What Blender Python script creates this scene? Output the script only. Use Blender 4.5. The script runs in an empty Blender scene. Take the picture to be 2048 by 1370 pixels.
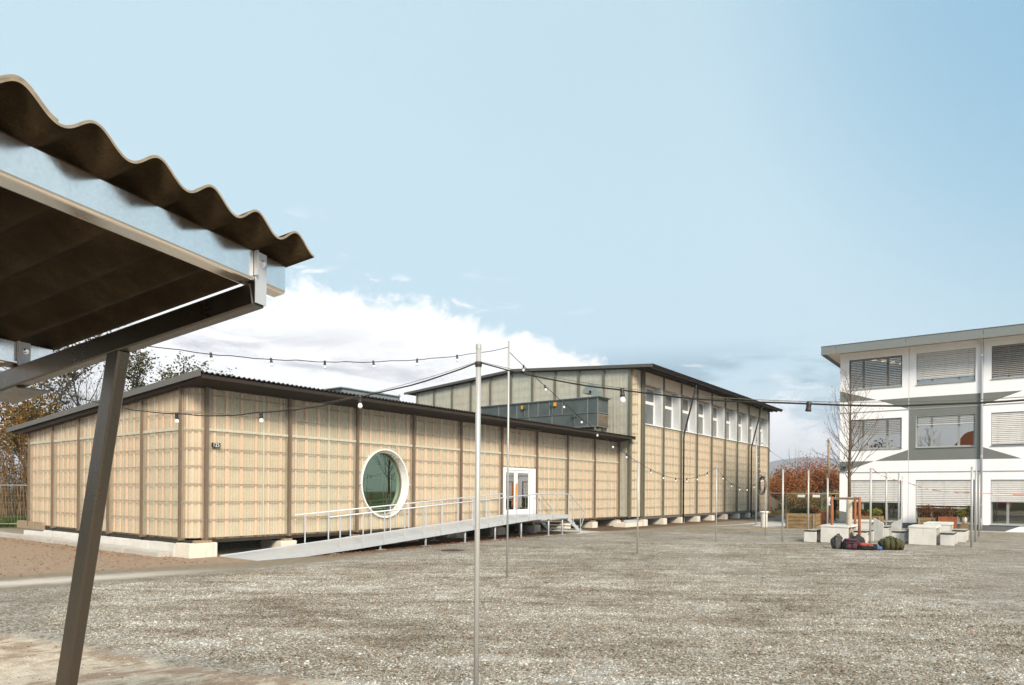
import bpy, bmesh, math, random
from mathutils import Vector, Matrix, noise as mnoise

random.seed(11)
R = math.radians
scn = bpy.context.scene
col = scn.collection

# ------------------------------------------------------------------ camera
EYE = 1.65
cam_data = bpy.data.cameras.new('camera')
cam_data.sensor_width = 36.0
cam_data.lens = 1360.0 / 2048.0 * 36.0
cam_data.shift_y = (983.4 - 685.0) / 2048.0
cam_data.clip_start = 0.05
cam_data.clip_end = 20000.0
cam = bpy.data.objects.new('camera', cam_data)
col.objects.link(cam)
cam.matrix_world = (Matrix.Translation((0, 0, EYE)) @ Matrix.Rotation(R(-53.0), 4, 'Z')
                    @ Matrix.Rotation(R(90), 4, 'X') @ Matrix.Rotation(R(0.42), 4, 'Z'))
scn.camera = cam
CR = Vector((math.cos(R(-53)), math.sin(R(-53)), 0))       # to the camera's right on the ground
CF = Vector((-math.sin(R(-53)), math.cos(R(-53)), 0))      # the way the camera looks on the ground


def gp(lat, dep, z=0.0):
    """a point of the yard given by metres to the right of and ahead of the camera's spot"""
    p = CR * lat + CF * dep
    return Vector((p.x, p.y, z))


# ------------------------------------------------------------------ sky and sun
SUN_EL, SUN_ANG = R(35), R(18)
sun_dir = Vector((-0.56, -0.828, 0)).normalized() * math.cos(SUN_EL) + Vector((0, 0, math.sin(SUN_EL)))
world = bpy.data.worlds.new('World')
scn.world = world
world.use_nodes = True
wn, wl = world.node_tree.nodes, world.node_tree.links
wn.clear()


def W(kind, **kw):
    n = wn.new(kind)
    for k, v in kw.items():
        setattr(n, k, v)
    return n


def wmath(op, a, b=None, c=None, clamp=False):
    n = W('ShaderNodeMath', operation=op, use_clamp=clamp)
    for i, v in enumerate((a, b, c)):
        if v is None:
            continue
        if isinstance(v, (int, float)):
            n.inputs[i].default_value = v
        else:
            wl.new(v, n.inputs[i])
    return n.outputs[0]


def wramp(src, lo, hi, smooth=True):
    n = W('ShaderNodeMapRange', interpolation_type='SMOOTHSTEP' if smooth else 'LINEAR')
    n.inputs['From Min'].default_value = lo
    n.inputs['From Max'].default_value = hi
    wl.new(src, n.inputs['Value'])
    return n.outputs['Result']


def wmix(f, a, b):
    n = W('ShaderNodeMix', data_type='RGBA')
    for s, v in ((n.inputs[0], f), (n.inputs[6], a), (n.inputs[7], b)):
        if isinstance(v, (int, float)):
            s.default_value = v
        elif isinstance(v, tuple):
            s.default_value = (*v, 1)
        else:
            wl.new(v, s)
    return n.outputs[2]


def wnoise(vec, scale, detail, rough=0.55, dist=0.0):
    n = W('ShaderNodeTexNoise')
    n.inputs['Scale'].default_value = scale
    n.inputs['Detail'].default_value = detail
    n.inputs['Roughness'].default_value = rough
    n.inputs['Distortion'].default_value = dist
    wl.new(vec, n.inputs['Vector'])
    return n.outputs['Fac']


SKY_STRENGTH = 0.10
CLOUD_N = (-0.0018, 0.3475, -0.9377)
sky = W('ShaderNodeTexSky', sky_type='NISHITA', sun_disc=False)
sky.sun_elevation = SUN_EL
sky.sun_rotation = math.atan2(sun_dir.x, sun_dir.y)
sky.altitude = 400
sky.air_density = 1.0
sky.dust_density = 1.2
sky.ozone_density = 1.6
tc = W('ShaderNodeTexCoord')
gen = tc.outputs['Generated']
nrm = W('ShaderNodeVectorMath', operation='NORMALIZE')
wl.new(gen, nrm.inputs[0])
dirv = nrm.outputs[0]
sep = W('ShaderNodeSeparateXYZ')
wl.new(dirv, sep.inputs[0])
dz = sep.outputs['Z']
# the cloud deck seen in perspective: direction divided by its height
lift = wmath('ADD', wmath('MAXIMUM', dz, 0.0), 0.10)
deck = W('ShaderNodeVectorMath', operation='SCALE')
wl.new(dirv, deck.inputs[0])
wl.new(wmath('DIVIDE', 1.0, lift), deck.inputs['Scale'])
deckv = deck.outputs[0]
# stretched coordinates for streaky stratus
stm = W('ShaderNodeMapping')
stm.inputs['Scale'].default_value = (1.0, 1.0, 5.0)
wl.new(dirv, stm.inputs['Vector'])
streak = stm.outputs[0]

# a thin high veil makes the blue pale; it thins out towards the upper right
K = 1.0 / SKY_STRENGTH
clr = W('ShaderNodeVectorMath', operation='DOT_PRODUCT')
wl.new(dirv, clr.inputs[0])
clr.inputs[1].default_value = (0.80, -0.22, 0.56)
veil_col = wmix(wmath('MULTIPLY', wramp(clr.outputs['Value'], 0.84, 1.0), 0.88), (0.315 * K, 0.420 * K, 0.462 * K), (0.118 * K, 0.262 * K, 0.365 * K))
soft = wnoise(dirv, 1.6, 4, 0.5, 0.3)
base = wmix(wmath('ADD', 0.76, wmath('MULTIPLY', soft, 0.22)), sky.outputs[0], veil_col)
# whitish low air close to the horizon
low = wmath('MULTIPLY', wramp(dz, 0.165, 0.02), wmath('ADD', 0.45, wmath('MULTIPLY', wnoise(streak, 5, 5), 0.9)), clamp=True)
base = wmix(wmath('MULTIPLY', low, 0.9, clamp=True), base, (0.43 * K, 0.44 * K, 0.47 * K))
# blue-grey stratus band, low over the hills
sn = wnoise(streak, 4.2, 7, 0.58, 0.3)
band = wmath('MULTIPLY', wramp(dz, 0.215, 0.165), wramp(dz, 0.080, 0.120))
stm_mask = wmath('MULTIPLY', wramp(sn, 0.47, 0.60), band)
base = wmix(wmath('MULTIPLY', stm_mask, 0.78), base, (0.125 * K, 0.215 * K, 0.285 * K))
# the large white cloud bank: everything below a tilted plane, with a ragged edge
dot = W('ShaderNodeVectorMath', operation='DOT_PRODUCT')
wl.new(dirv, dot.inputs[0])
dot.inputs[1].default_value = CLOUD_N
big = wnoise(dirv, 6.5, 10, 0.66, 0.25)
edge = wmath('ADD', dot.outputs['Value'], wmath('MULTIPLY', wmath('SUBTRACT', big, 0.5), 0.26))
bank = wramp(edge, -0.012, 0.016)
# small torn-off scraps near the edge
scrap_n = wnoise(streak, 9.0, 8, 0.6, 0.4)
scrap = wmath('MULTIPLY', wramp(scrap_n, 0.58, 0.68), wramp(dot.outputs['Value'], -0.10, -0.01))
cl_n = wnoise(streak, 4.4, 9, 0.64, 0.45)
cl_shade = wmath('MULTIPLY', wramp(cl_n, 0.46, 0.64), wramp(dot.outputs['Value'], 0.02, 0.10))
cl_col = wmix(cl_shade, (0.64 * K, 0.64 * K, 0.64 * K), (0.37 * K, 0.375 * K, 0.40 * K))
full = wmix(wmath('MULTIPLY', wmath('MAXIMUM', bank, wmath('MULTIPLY', scrap, 0.7)), 0.97), base, cl_col)
bg = W('ShaderNodeBackground')
bg.inputs['Strength'].default_value = SKY_STRENGTH
wl.new(full, bg.inputs['Color'])
wo = W('ShaderNodeOutputWorld')
wl.new(bg.outputs[0], wo.inputs['Surface'])

sun_data = bpy.data.lights.new('sun', 'SUN')
sun_data.energy = 2.9
sun_data.angle = SUN_ANG
sun_data.color = (1.0, 0.87, 0.70)
sun = bpy.data.objects.new('sun', sun_data)
col.objects.link(sun)
sun.rotation_euler = sun_dir.to_track_quat('Z', 'Y').to_euler()

scn.view_settings.view_transform = 'Standard'
scn.view_settings.look = 'None'
scn.view_settings.exposure = 1.03
scn.view_settings.gamma = 1.0
scn.view_settings.use_curve_mapping = False
scn.render.resolution_x, scn.render.resolution_y = 1024, 685

# ------------------------------------------------------------------ materials
MATS = {}


class NT:
    """small helper for building a material's nodes"""

    def __init__(self, name):
        self.m = bpy.data.materials.new(name)
        self.m.use_nodes = True
        self.t = self.m.node_tree
        self.n, self.l = self.t.nodes, self.t.links
        self.n.clear()
        self.out = self.n.new('ShaderNodeOutputMaterial')
        MATS[name] = self.m

    def node(self, kind, **kw):
        n = self.n.new(kind)
        for k, v in kw.items():
            setattr(n, k, v)
        return n

    def set(self, sock, v):
        if v is None:
            return
        if isinstance(v, (int, float)):
            sock.default_value = v
        elif isinstance(v, (tuple, list)):
            sock.default_value = (*v, 1) if sock.type == 'RGBA' and len(v) == 3 else v
        else:
            self.l.new(v, sock)

    def math(self, op, a, b=None, clamp=False):
        n = self.node('ShaderNodeMath', operation=op, use_clamp=clamp)
        self.set(n.inputs[0], a)
        self.set(n.inputs[1], b)
        return n.outputs[0]

    def coord(self, kind='Object', scale=None):
        o = self.node('ShaderNodeTexCoord').outputs[kind]
        if scale:
            mp = self.node('ShaderNodeMapping')
            mp.inputs['Scale'].default_value = scale
            self.l.new(o, mp.inputs['Vector'])
            o = mp.outputs[0]
        return o

    def pos(self, scale=None):
        o = self.node('ShaderNodeNewGeometry').outputs['Position']
        if scale:
            mp = self.node('ShaderNodeMapping')
            mp.inputs['Scale'].default_value = scale
            self.l.new(o, mp.inputs['Vector'])
            o = mp.outputs[0]
        return o

    def noise(self, vec, scale, detail=4, rough=0.55, dist=0.0, color=False):
        n = self.node('ShaderNodeTexNoise')
        n.inputs['Scale'].default_value = scale
        n.inputs['Detail'].default_value = detail
        n.inputs['Roughness'].default_value = rough
        n.inputs['Distortion'].default_value = dist
        self.l.new(vec, n.inputs['Vector'])
        return n.outputs['Color' if color else 'Fac']

    def voronoi(self, vec, scale, feature='F1'):
        n = self.node('ShaderNodeTexVoronoi', feature=feature)
        n.inputs['Scale'].default_value = scale
        self.l.new(vec, n.inputs['Vector'])
        return n

    def mrange(self, v, lo, hi, a=0.0, b=1.0, smooth=True):
        n = self.node('ShaderNodeMapRange', interpolation_type='SMOOTHSTEP' if smooth else 'LINEAR')
        self.set(n.inputs['Value'], v)
        n.inputs['From Min'].default_value = lo
        n.inputs['From Max'].default_value = hi
        n.inputs['To Min'].default_value = a
        n.inputs['To Max'].default_value = b
        return n.outputs['Result']

    def mix(self, f, a, b, blend='MIX'):
        n = self.node('ShaderNodeMix', data_type='RGBA', blend_type=blend)
        self.set(n.inputs[0], f)
        self.set(n.inputs[6], a)
        self.set(n.inputs[7], b)
        return n.outputs[2]

    def ramp(self, v, stops):
        n = self.node('ShaderNodeValToRGB')
        e = n.color_ramp.elements
        while len(e) < len(stops):
            e.new(0.5)
        for el, (p, c) in zip(e, stops):
            el.position = p
            el.color = (*c, 1)
        self.set(n.inputs[0], v)
        return n.outputs[0]

    def bump(self, h, strength=0.5, dist=0.01):
        n = self.node('ShaderNodeBump')
        n.inputs['Strength'].default_value = strength
        n.inputs['Distance'].default_value = dist
        self.l.new(h, n.inputs['Height'])
        return n.outputs[0]

    def pbsdf(self, color, rough=0.6, metal=0.0, normal=None, spec=None, trans=None):
        n = self.node('ShaderNodeBsdfPrincipled')
        self.set(n.inputs['Base Color'], color)
        self.set(n.inputs['Roughness'], rough)
        self.set(n.inputs['Metallic'], metal)
        if spec is not None:
            n.inputs['Specular IOR Level'].default_value = spec
        if normal is not None:
            self.l.new(normal, n.inputs['Normal'])
        return n.outputs[0]

    def done(self, sh):
        self.l.new(sh, self.out.inputs['Surface'])
        return self.m


def simple(name, c, rough=0.6, metal=0.0, var=0.12, vscale=6.0, bump=0.0, bscale=60.0, spec=None, stretch=None):
    t = NT(name)
    p = t.pos(stretch)
    v = t.noise(p, vscale, 5, 0.6)
    lo = tuple(x * (1 - var) for x in c)
    hi = tuple(min(1, x * (1 + var)) for x in c)
    cc = t.ramp(v, [(0.3, lo), (0.7, hi)])
    nb = t.bump(t.noise(p, bscale, 4), bump, 0.004) if bump else None
    return t.done(t.pbsdf(cc, rough, metal, nb, spec))


# galvanised steel: spangled, half-matt
def galvanised(name, c, rough, metal=0.9):
    t = NT(name)
    p = t.pos()
    sp = t.voronoi(p, 110).outputs['Color']
    st = t.noise(t.pos((3, 3, 0.7)), 3.0, 5, 0.6)
    dirt = t.noise(p, 9, 6, 0.65)
    bw = t.node('ShaderNodeRGBToBW')
    t.l.new(sp, bw.inputs[0])
    f = t.math('ADD', t.math('MULTIPLY', bw.outputs[0], 0.18), t.math('MULTIPLY', st, 0.82))
    cc = t.ramp(f, [(0.25, tuple(x * 0.88 for x in c)), (0.75, c)])
    cc = t.mix(t.mrange(dirt, 0.62, 0.75, 0, 0.20), cc, tuple(x * 0.55 for x in c))
    rr = t.mrange(f, 0.2, 0.8, rough + 0.08, rough - 0.06)
    nb = t.bump(t.noise(p, 25, 3), 0.06, 0.002)
    return t.done(t.pbsdf(cc, rr, metal, nb))


galvanised('galvanised', (0.97, 0.93, 0.89), 0.17, 1.0)
galvanised('galvanised_pale', (0.60, 0.63, 0.67), 0.44, 0.3)
galvanised('galvanised_dull', (0.175, 0.16, 0.14), 0.30, 1.0)
galvanised('pole_steel', (0.50, 0.50, 0.48), 0.48, 0.35)

# fibre-cement sheet
t = NT('fibre_cement')
p = t.pos()
a = t.noise(p, 5, 6, 0.6)
b = t.noise(p, 180, 3, 0.6)
c = t.ramp(t.math('ADD', t.math('MULTIPLY', a, 0.7), t.math('MULTIPLY', b, 0.3)),
           [(0.3, (0.012, 0.008, 0.0035)), (0.50, (0.030, 0.020, 0.009)), (0.70, (0.068, 0.048, 0.026))])
t.done(t.pbsdf(c, 0.70, 0, t.bump(b, 0.25, 0.002), spec=0.12))
simple('fibre_cement_edge', (0.30, 0.25, 0.19), 0.9, var=0.2, vscale=40, spec=0.2)

# translucent corrugated glass-fibre sheet
def grp(name, tint, body, alpha):
    t = NT(name)
    p = t.pos()
    st = t.noise(t.pos((9, 9, 0.35)), 1.0, 4, 0.6)
    bl = t.noise(p, 1.3, 4, 0.6)
    fib = t.noise(p, 4, 2, 0.5)
    f = t.math('ADD', t.math('MULTIPLY', st, 0.5), t.math('ADD', t.math('MULTIPLY', bl, 0.3), t.math('MULTIPLY', fib, 0.2)))
    cc = t.ramp(f, [(0.35, tuple(x * 0.86 for x in body)), (0.65, body)])
    rn = t.node('ShaderNodeObjectInfo').outputs['Random']
    cc = t.mix(1.0, cc, t.ramp(rn, [(0.0, (0.90, 0.92, 0.88)), (0.5, (1.0, 0.98, 0.95)), (1.0, (1.0, 0.93, 0.86))]), 'MULTIPLY')
    pb = t.pbsdf(cc, 0.24, 0)
    tl = t.node('ShaderNodeBsdfTranslucent')
    t.set(tl.inputs[0], cc)
    m0 = t.node('ShaderNodeMixShader')
    m0.inputs[0].default_value = 0.25
    t.l.new(pb, m0.inputs[1])
    t.l.new(tl.outputs[0], m0.inputs[2])
    tr = t.node('ShaderNodeBsdfTransparent')
    t.set(tr.inputs[0], tint)
    m1 = t.node('ShaderNodeMixShader')
    t.set(m1.inputs[0], t.mrange(f, 0.3, 0.7, alpha + 0.06, alpha - 0.06))
    t.l.new(m0.outputs[0], m1.inputs[1])
    t.l.new(tr.outputs[0], m1.inputs[2])
    return t.done(m1.outputs[0])


grp('grp_lap', (0.95, 0.97, 0.93), (0.80, 0.82, 0.74), 0.30)
grp('grp_sheet_skylit', (0.95, 0.98, 0.96), (0.68, 0.74, 0.71), 0.38)  # gable copy of the sheet, with cool sky light put into its colour
grp('grp_sheet', (0.98, 0.97, 0.93), (0.80, 0.755, 0.655), 0.64)
simple('lath_timber', (0.93, 0.58, 0.43), 0.75, var=0.14, vscale=3, stretch=(6, 6, 0.6))
simple('batten_timber', (0.23, 0.17, 0.105), 0.85, var=0.25, vscale=5)
simple('backing_board', (0.57, 0.52, 0.405), 0.85, var=0.10, vscale=2)
simple('fin_brown', (0.165, 0.120, 0.084), 0.55, var=0.10, vscale=4)
simple('fin_olive', (0.135, 0.128, 0.095), 0.55, var=0.10, vscale=4)
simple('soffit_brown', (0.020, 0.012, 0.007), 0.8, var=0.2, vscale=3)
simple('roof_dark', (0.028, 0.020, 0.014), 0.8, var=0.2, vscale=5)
simple('fascia_grey', (0.125, 0.12, 0.115), 0.6, var=0.1)
simple('fascia_dark', (0.085, 0.085, 0.080), 0.6, var=0.1)
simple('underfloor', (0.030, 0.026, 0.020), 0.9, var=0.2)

# concrete: pale, board-marked, stained
def concrete(name, c, stain=0.5, spec=0.25):
    t = NT(name)
    p = t.pos()
    a = t.noise(p, 2.2, 7, 0.65)
    b = t.noise(p, 40, 4, 0.6)
    s = t.noise(t.pos((6, 6, 0.8)), 1.4, 5, 0.6)
    cc = t.ramp(a, [(0.3, tuple(x * 0.82 for x in c)), (0.7, c)])
    cc = t.mix(t.mrange(s, 0.58, 0.75, 0, stain), cc, (c[0] * 0.55, c[1] * 0.52, c[2] * 0.46))
    cc = t.mix(t.mrange(b, 0.62, 0.72, 0, 0.25), cc, tuple(x * 0.5 for x in c))
    return t.done(t.pbsdf(cc, 0.85, 0, t.bump(b, 0.25, 0.004), spec=spec))


concrete('concrete_pale', (0.76, 0.71, 0.62), 0.45)
concrete('concrete_white', (0.70, 0.685, 0.65), 0.45)
concrete('concrete_slab', (0.52, 0.49, 0.45), 0.4)
simple('black_paint', (0.016, 0.015, 0.014), 0.5, var=0.2)
simple('black_plastic', (0.02, 0.018, 0.017), 0.45, var=0.2)
simple('cable_black', (0.022, 0.018, 0.015), 0.55, var=0.3)
simple('white_frame', (0.80, 0.80, 0.80), 0.45, var=0.04)
simple('white_wall', (0.84, 0.845, 0.88), 0.7, var=0.04, vscale=1.6, spec=0.25, stretch=(1, 1, 0.14))
simple('grey_paint', (0.165, 0.178, 0.172), 0.7, var=0.05, vscale=1.2, spec=0.25)
simple('grey_frame', (0.26, 0.28, 0.28), 0.5, var=0.05)
simple('fascia_panel', (0.185, 0.205, 0.205), 0.55, var=0.05)
simple('soffit_cream', (0.80, 0.70, 0.60), 0.8, var=0.05)
simple('plinth_grey', (0.115, 0.12, 0.122), 0.75, var=0.1)
simple('joint_dark', (0.10, 0.10, 0.10), 0.8, var=0.1)
simple('slat_pale', (0.66, 0.64, 0.62), 0.5, 0.1, var=0.06)
simple('slat_dark', (0.42, 0.39, 0.36), 0.5, 0.1, var=0.06)
simple('interior_wall', (0.30, 0.27, 0.23), 0.9, var=0.2, vscale=1.5)
simple('interior_dark', (0.05, 0.048, 0.045), 0.9, var=0.3, vscale=1.5)
simple('interior_mid', (0.16, 0.13, 0.08), 0.9, var=0.35, vscale=1.1)
simple('curtain', (0.46, 0.47, 0.44), 0.9, var=0.25, vscale=1.0, stretch=(22, 22, 0.2))
simple('lintel_panel', (0.66, 0.54, 0.43), 0.7, var=0.06, vscale=2)
simple('reveal_white', (0.50, 0.53, 0.56), 0.5, var=0.05)
simple('handle_timber', (0.72, 0.27, 0.08), 0.5, var=0.2, vscale=8)
simple('hvac_panel', (0.10, 0.125, 0.125), 0.55, 0.3, var=0.22, vscale=1.6)
simple('hvac_frame', (0.26, 0.26, 0.24), 0.45, 0.4, var=0.1)
simple('hvac_pale', (0.22, 0.255, 0.27), 0.5, 0.3, var=0.1)
simple('duct_metal', (0.30, 0.34, 0.32), 0.45, 0.5, var=0.12)
simple('orange_tag', (0.75, 0.33, 0.03), 0.5)
simple('valve_green', (0.05, 0.10, 0.06), 0.5)
simple('stake_timber', (0.30, 0.105, 0.042), 0.8, var=0.3, vscale=6, stretch=(5, 5, 0.6))
simple('stake_weathered', (0.30, 0.225, 0.15), 0.85, var=0.25, vscale=6, stretch=(5, 5, 0.6))
simple('trunk_wrap', (0.44, 0.39, 0.31), 0.95, var=0.25, vscale=14, bump=0.6, bscale=60)
simple('plank_timber', (0.24, 0.165, 0.078), 0.85, var=0.4, vscale=3, stretch=(1, 1, 4), bump=0.4, bscale=30)
simple('seat_timber', (0.035, 0.03, 0.025), 0.7, var=0.3, vscale=12)
simple('seat_timber_top', (0.40, 0.37, 0.33), 0.8, var=0.25, vscale=18)
simple('corten', (0.27, 0.085, 0.035), 0.8, var=0.35, vscale=5)
simple('bark', (0.10, 0.068, 0.040), 0.9, var=0.35, vscale=9, bump=0.6, bscale=40)
simple('bark_dark', (0.045, 0.035, 0.026), 0.9, var=0.3, vscale=6)
simple('bark_pale', (0.22, 0.20, 0.18), 0.9, var=0.3, vscale=6)
simple('stem_brown', (0.17, 0.105, 0.055), 0.9, var=0.35, vscale=3)
simple('bag_grey', (0.075, 0.068, 0.066), 0.85, var=0.4, vscale=14, bump=0.8, bscale=22)
simple('bag_purple', (0.060, 0.012, 0.030), 0.7, var=0.35, vscale=12, bump=0.8, bscale=18)
simple('bag_black', (0.013, 0.012, 0.013), 0.75, var=0.4, vscale=12, bump=0.8, bscale=20)
simple('bag_red', (0.36, 0.045, 0.026), 0.7, var=0.25, vscale=14, bump=0.8, bscale=20)
simple('bag_blue', (0.045, 0.115, 0.30), 0.7, var=0.25, vscale=14)
simple('bag_olive', (0.052, 0.052, 0.014), 0.75, var=0.4, vscale=9, bump=0.8, bscale=16)
simple('tape_red', (0.72, 0.16, 0.07), 0.5, var=0.1)
simple('tape_white', (0.75, 0.70, 0.66), 0.5, var=0.1)
simple('skin', (0.48, 0.28, 0.20), 0.6)
simple('hair_dark', (0.02, 0.013, 0.009), 0.7)
simple('cloth_dark', (0.018, 0.018, 0.022), 0.85, var=0.3)
simple('cloth_navy', (0.020, 0.024, 0.040), 0.85, var=0.3)
simple('paper_white', (0.80, 0.80, 0.80), 0.7)
simple('flower_red', (0.45, 0.03, 0.02), 0.7, var=0.3)
simple('stone_grey', (0.26, 0.25, 0.24), 0.9, var=0.3, vscale=8)
simple('shed_orange', (0.50, 0.13, 0.035), 0.8, var=0.12)


def leafmat(name, cols, tr=0.35):
    t = NT(name)
    oi = t.noise(t.pos(), 1.1, 3, 0.6)
    rnd = t.node('ShaderNodeNewGeometry').outputs['Random Per Island']
    f = t.math('ADD', t.math('MULTIPLY', oi, 0.45), t.math('MULTIPLY', rnd, 0.6))
    n = len(cols)
    cc = t.ramp(f, [(0.22 + 0.6 * i / (n - 1), c) for i, c in enumerate(cols)])
    pb = t.pbsdf(cc, 0.6, 0, spec=0.25)
    tl = t.node('ShaderNodeBsdfTranslucent')
    t.set(tl.inputs[0], cc)
    mx = t.node('ShaderNodeMixShader')
    mx.inputs[0].default_value = tr
    t.l.new(pb, mx.inputs[1])
    t.l.new(tl.outputs[0], mx.inputs[2])
    return t.done(mx.outputs[0])


leafmat('leaf_olive', [(0.035, 0.035, 0.012), (0.075, 0.070, 0.020), (0.15, 0.12, 0.035)])
leafmat('leaf_autumn', [(0.055, 0.045, 0.012), (0.16, 0.10, 0.022), (0.28, 0.13, 0.03), (0.20, 0.16, 0.03)])
leafmat('leaf_rust', [(0.17, 0.075, 0.026), (0.36, 0.14, 0.050), (0.46, 0.175, 0.062), (0.28, 0.15, 0.06)])
leafmat('leaf_red', [(0.24, 0.07, 0.026), (0.42, 0.12, 0.045), (0.50, 0.16, 0.06)])
leafmat('leaf_gold', [(0.14, 0.10, 0.026), (0.28, 0.19, 0.05), (0.36, 0.22, 0.06), (0.24, 0.21, 0.055)])
leafmat('leaf_green', [(0.03, 0.05, 0.012), (0.06, 0.10, 0.02), (0.13, 0.16, 0.035)])
leafmat('leaf_lime', [(0.12, 0.15, 0.02), (0.24, 0.26, 0.04), (0.35, 0.30, 0.06)])
leafmat('leaf_darkgreen', [(0.015, 0.022, 0.008), (0.03, 0.04, 0.015), (0.05, 0.055, 0.02)])
leafmat('leaf_brown', [(0.09, 0.04, 0.018), (0.16, 0.07, 0.03), (0.22, 0.11, 0.05)])
leafmat('grass', [(0.035, 0.06, 0.012), (0.08, 0.12, 0.02), (0.15, 0.17, 0.035)])
leafmat('fallen_leaf', [(0.16, 0.06, 0.03), (0.34, 0.11, 0.045), (0.30, 0.17, 0.08)], 0.1)


def glass(name, tint, gcol=(1, 1, 1), boost=1.0, rough=0.0):
    t = NT(name)
    fr = t.node('ShaderNodeFresnel')
    fr.inputs['IOR'].default_value = 1.62
    wav = t.bump(t.noise(t.pos(), 1.3, 2), 0.03, 0.02)
    gl = t.node('ShaderNodeBsdfGlossy')
    t.set(gl.inputs['Color'], gcol)
    gl.inputs['Roughness'].default_value = rough
    t.l.new(wav, gl.inputs['Normal'])
    tr = t.node('ShaderNodeBsdfTransparent')
    t.set(tr.inputs[0], tint)
    m = t.node('ShaderNodeMixShader')
    t.set(m.inputs[0], t.math('MULTIPLY', fr.outputs[0], boost, True))
    t.l.new(tr.outputs[0], m.inputs[1])
    t.l.new(gl.outputs[0], m.inputs[2])
    return t.done(m.outputs[0])


glass('window_glass', (0.72, 0.74, 0.72), boost=2.6)
glass('coated_glass', (0.50, 0.50, 0.46), (1.0, 0.97, 0.92), boost=9.0)
glass('green_glass', (0.40, 0.42, 0.13), (0.60, 0.80, 0.58), boost=0.42)
glass('door_glass', (0.70, 0.74, 0.72), boost=4.5)

# opal bulbs
t = NT('bulb_opal')
t.done(t.pbsdf((0.88, 0.86, 0.86), 0.18, 0))

t = NT('lamp_warm')
e = t.node('ShaderNodeEmission')
e.inputs[0].default_value = (1.0, 0.72, 0.5, 1)
e.inputs[1].default_value = 3.0
t.done(e.outputs[0])


# ---- ground materials
def lin(t, a, b, pos_sep):
    """signed distance in metres to the line a-b, positive to its left"""
    ax, ay = a
    bx, by = b
    L = math.hypot(bx - ax, by - ay)
    nx, ny = -(by - ay) / L, (bx - ax) / L
    cst = -(nx * ax + ny * ay)
    return t.math('ADD', t.math('ADD', t.math('MULTIPLY', pos_sep.outputs['X'], nx), t.math('MULTIPLY', pos_sep.outputs['Y'], ny)), cst)


def yard_masks(t):
    p = t.pos()
    sp = t.node('ShaderNodeSeparateXYZ')
    t.l.new(p, sp.inputs[0])
    wob = t.math('SUBTRACT', t.noise(p, 0.9, 6, 0.6), 0.5)
    wob2 = t.math('SUBTRACT', t.noise(p, 2.6, 6, 0.65), 0.5)
    # bare sandy ground left of the gravel in front
    s1 = lin(t, (3.75, 4.6), (2.75, 9.0), sp)
    s1 = t.math('ADD', s1, t.math('MULTIPLY', wob2, 0.9))
    s2 = t.math('SUBTRACT', 9.6, sp.outputs['Y'])
    sand = t.mrange(t.math('MINIMUM', s1, s2), -0.10, 0.22)
    # trodden path coming in from the left, then the apron along the fronts
    ap = t.math('ADD', t.math('SUBTRACT', sp.outputs['Y'], 12.95), t.math('MULTIPLY', wob, 0.5))
    ap = t.math('SUBTRACT', ap, t.mrange(sp.outputs['X'], 9.0, 17.0, 0.0, 1.5))
    ap = t.math('ADD', ap, t.mrange(sp.outputs['X'], 24.0, 32.0, 0.0, 2.4))
    ap = t.math('ADD', ap, t.math('MULTIPLY', wob2, 0.45))
    ap = t.math('ADD', ap, t.math('MULTIPLY', t.math('SUBTRACT', t.noise(p, 11, 4, 0.7), 0.5), 0.35))
    apron = t.mrange(ap, -0.16, 0.20)
    return p, sp, wob, wob2, sand, apron


def ruts(t):
    # faint raked streaks running across the yard
    m1 = t.node('ShaderNodeMapping')
    m1.inputs['Rotation'].default_value = (0, 0, R(53))
    t.l.new(t.pos(), m1.inputs['Vector'])
    m2 = t.node('ShaderNodeMapping')
    m2.inputs['Scale'].default_value = (0.55, 2.6, 1)
    t.l.new(m1.outputs[0], m2.inputs['Vector'])
    return t.noise(m2.outputs[0], 0.9, 7, 0.68, 0.2)


def gravel_colours(t, p):
    v1 = t.voronoi(p, 46)
    bw = t.node('ShaderNodeRGBToBW')
    t.l.new(v1.outputs['Color'], bw.inputs[0])
    g = t.ramp(bw.outputs[0], [(0.10, (0.090, 0.073, 0.051)), (0.35, (0.198, 0.167, 0.127)), (0.55, (0.298, 0.259, 0.209)),
                               (0.75, (0.396, 0.358, 0.304)), (0.93, (0.540, 0.509, 0.463))])
    patch = t.noise(t.pos((0.55, 0.55, 1)), 0.8, 6, 0.62)
    streak = t.noise(p, 2.4, 6, 0.7)
    f = t.math('ADD', t.math('MULTIPLY', patch, 0.35), t.math('ADD', t.math('MULTIPLY', streak, 0.3), t.math('MULTIPLY', ruts(t), 0.35)))
    dark = t.mix(0.65, g, (0.125, 0.095, 0.062))
    pale = t.mix(0.5, g, (0.56, 0.54, 0.51))
    gg = t.mix(t.mrange(f, 0.40, 0.50), dark, g)
    gg = t.mix(t.mrange(f, 0.50, 0.62), gg, pale)
    return gg, v1, f


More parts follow.
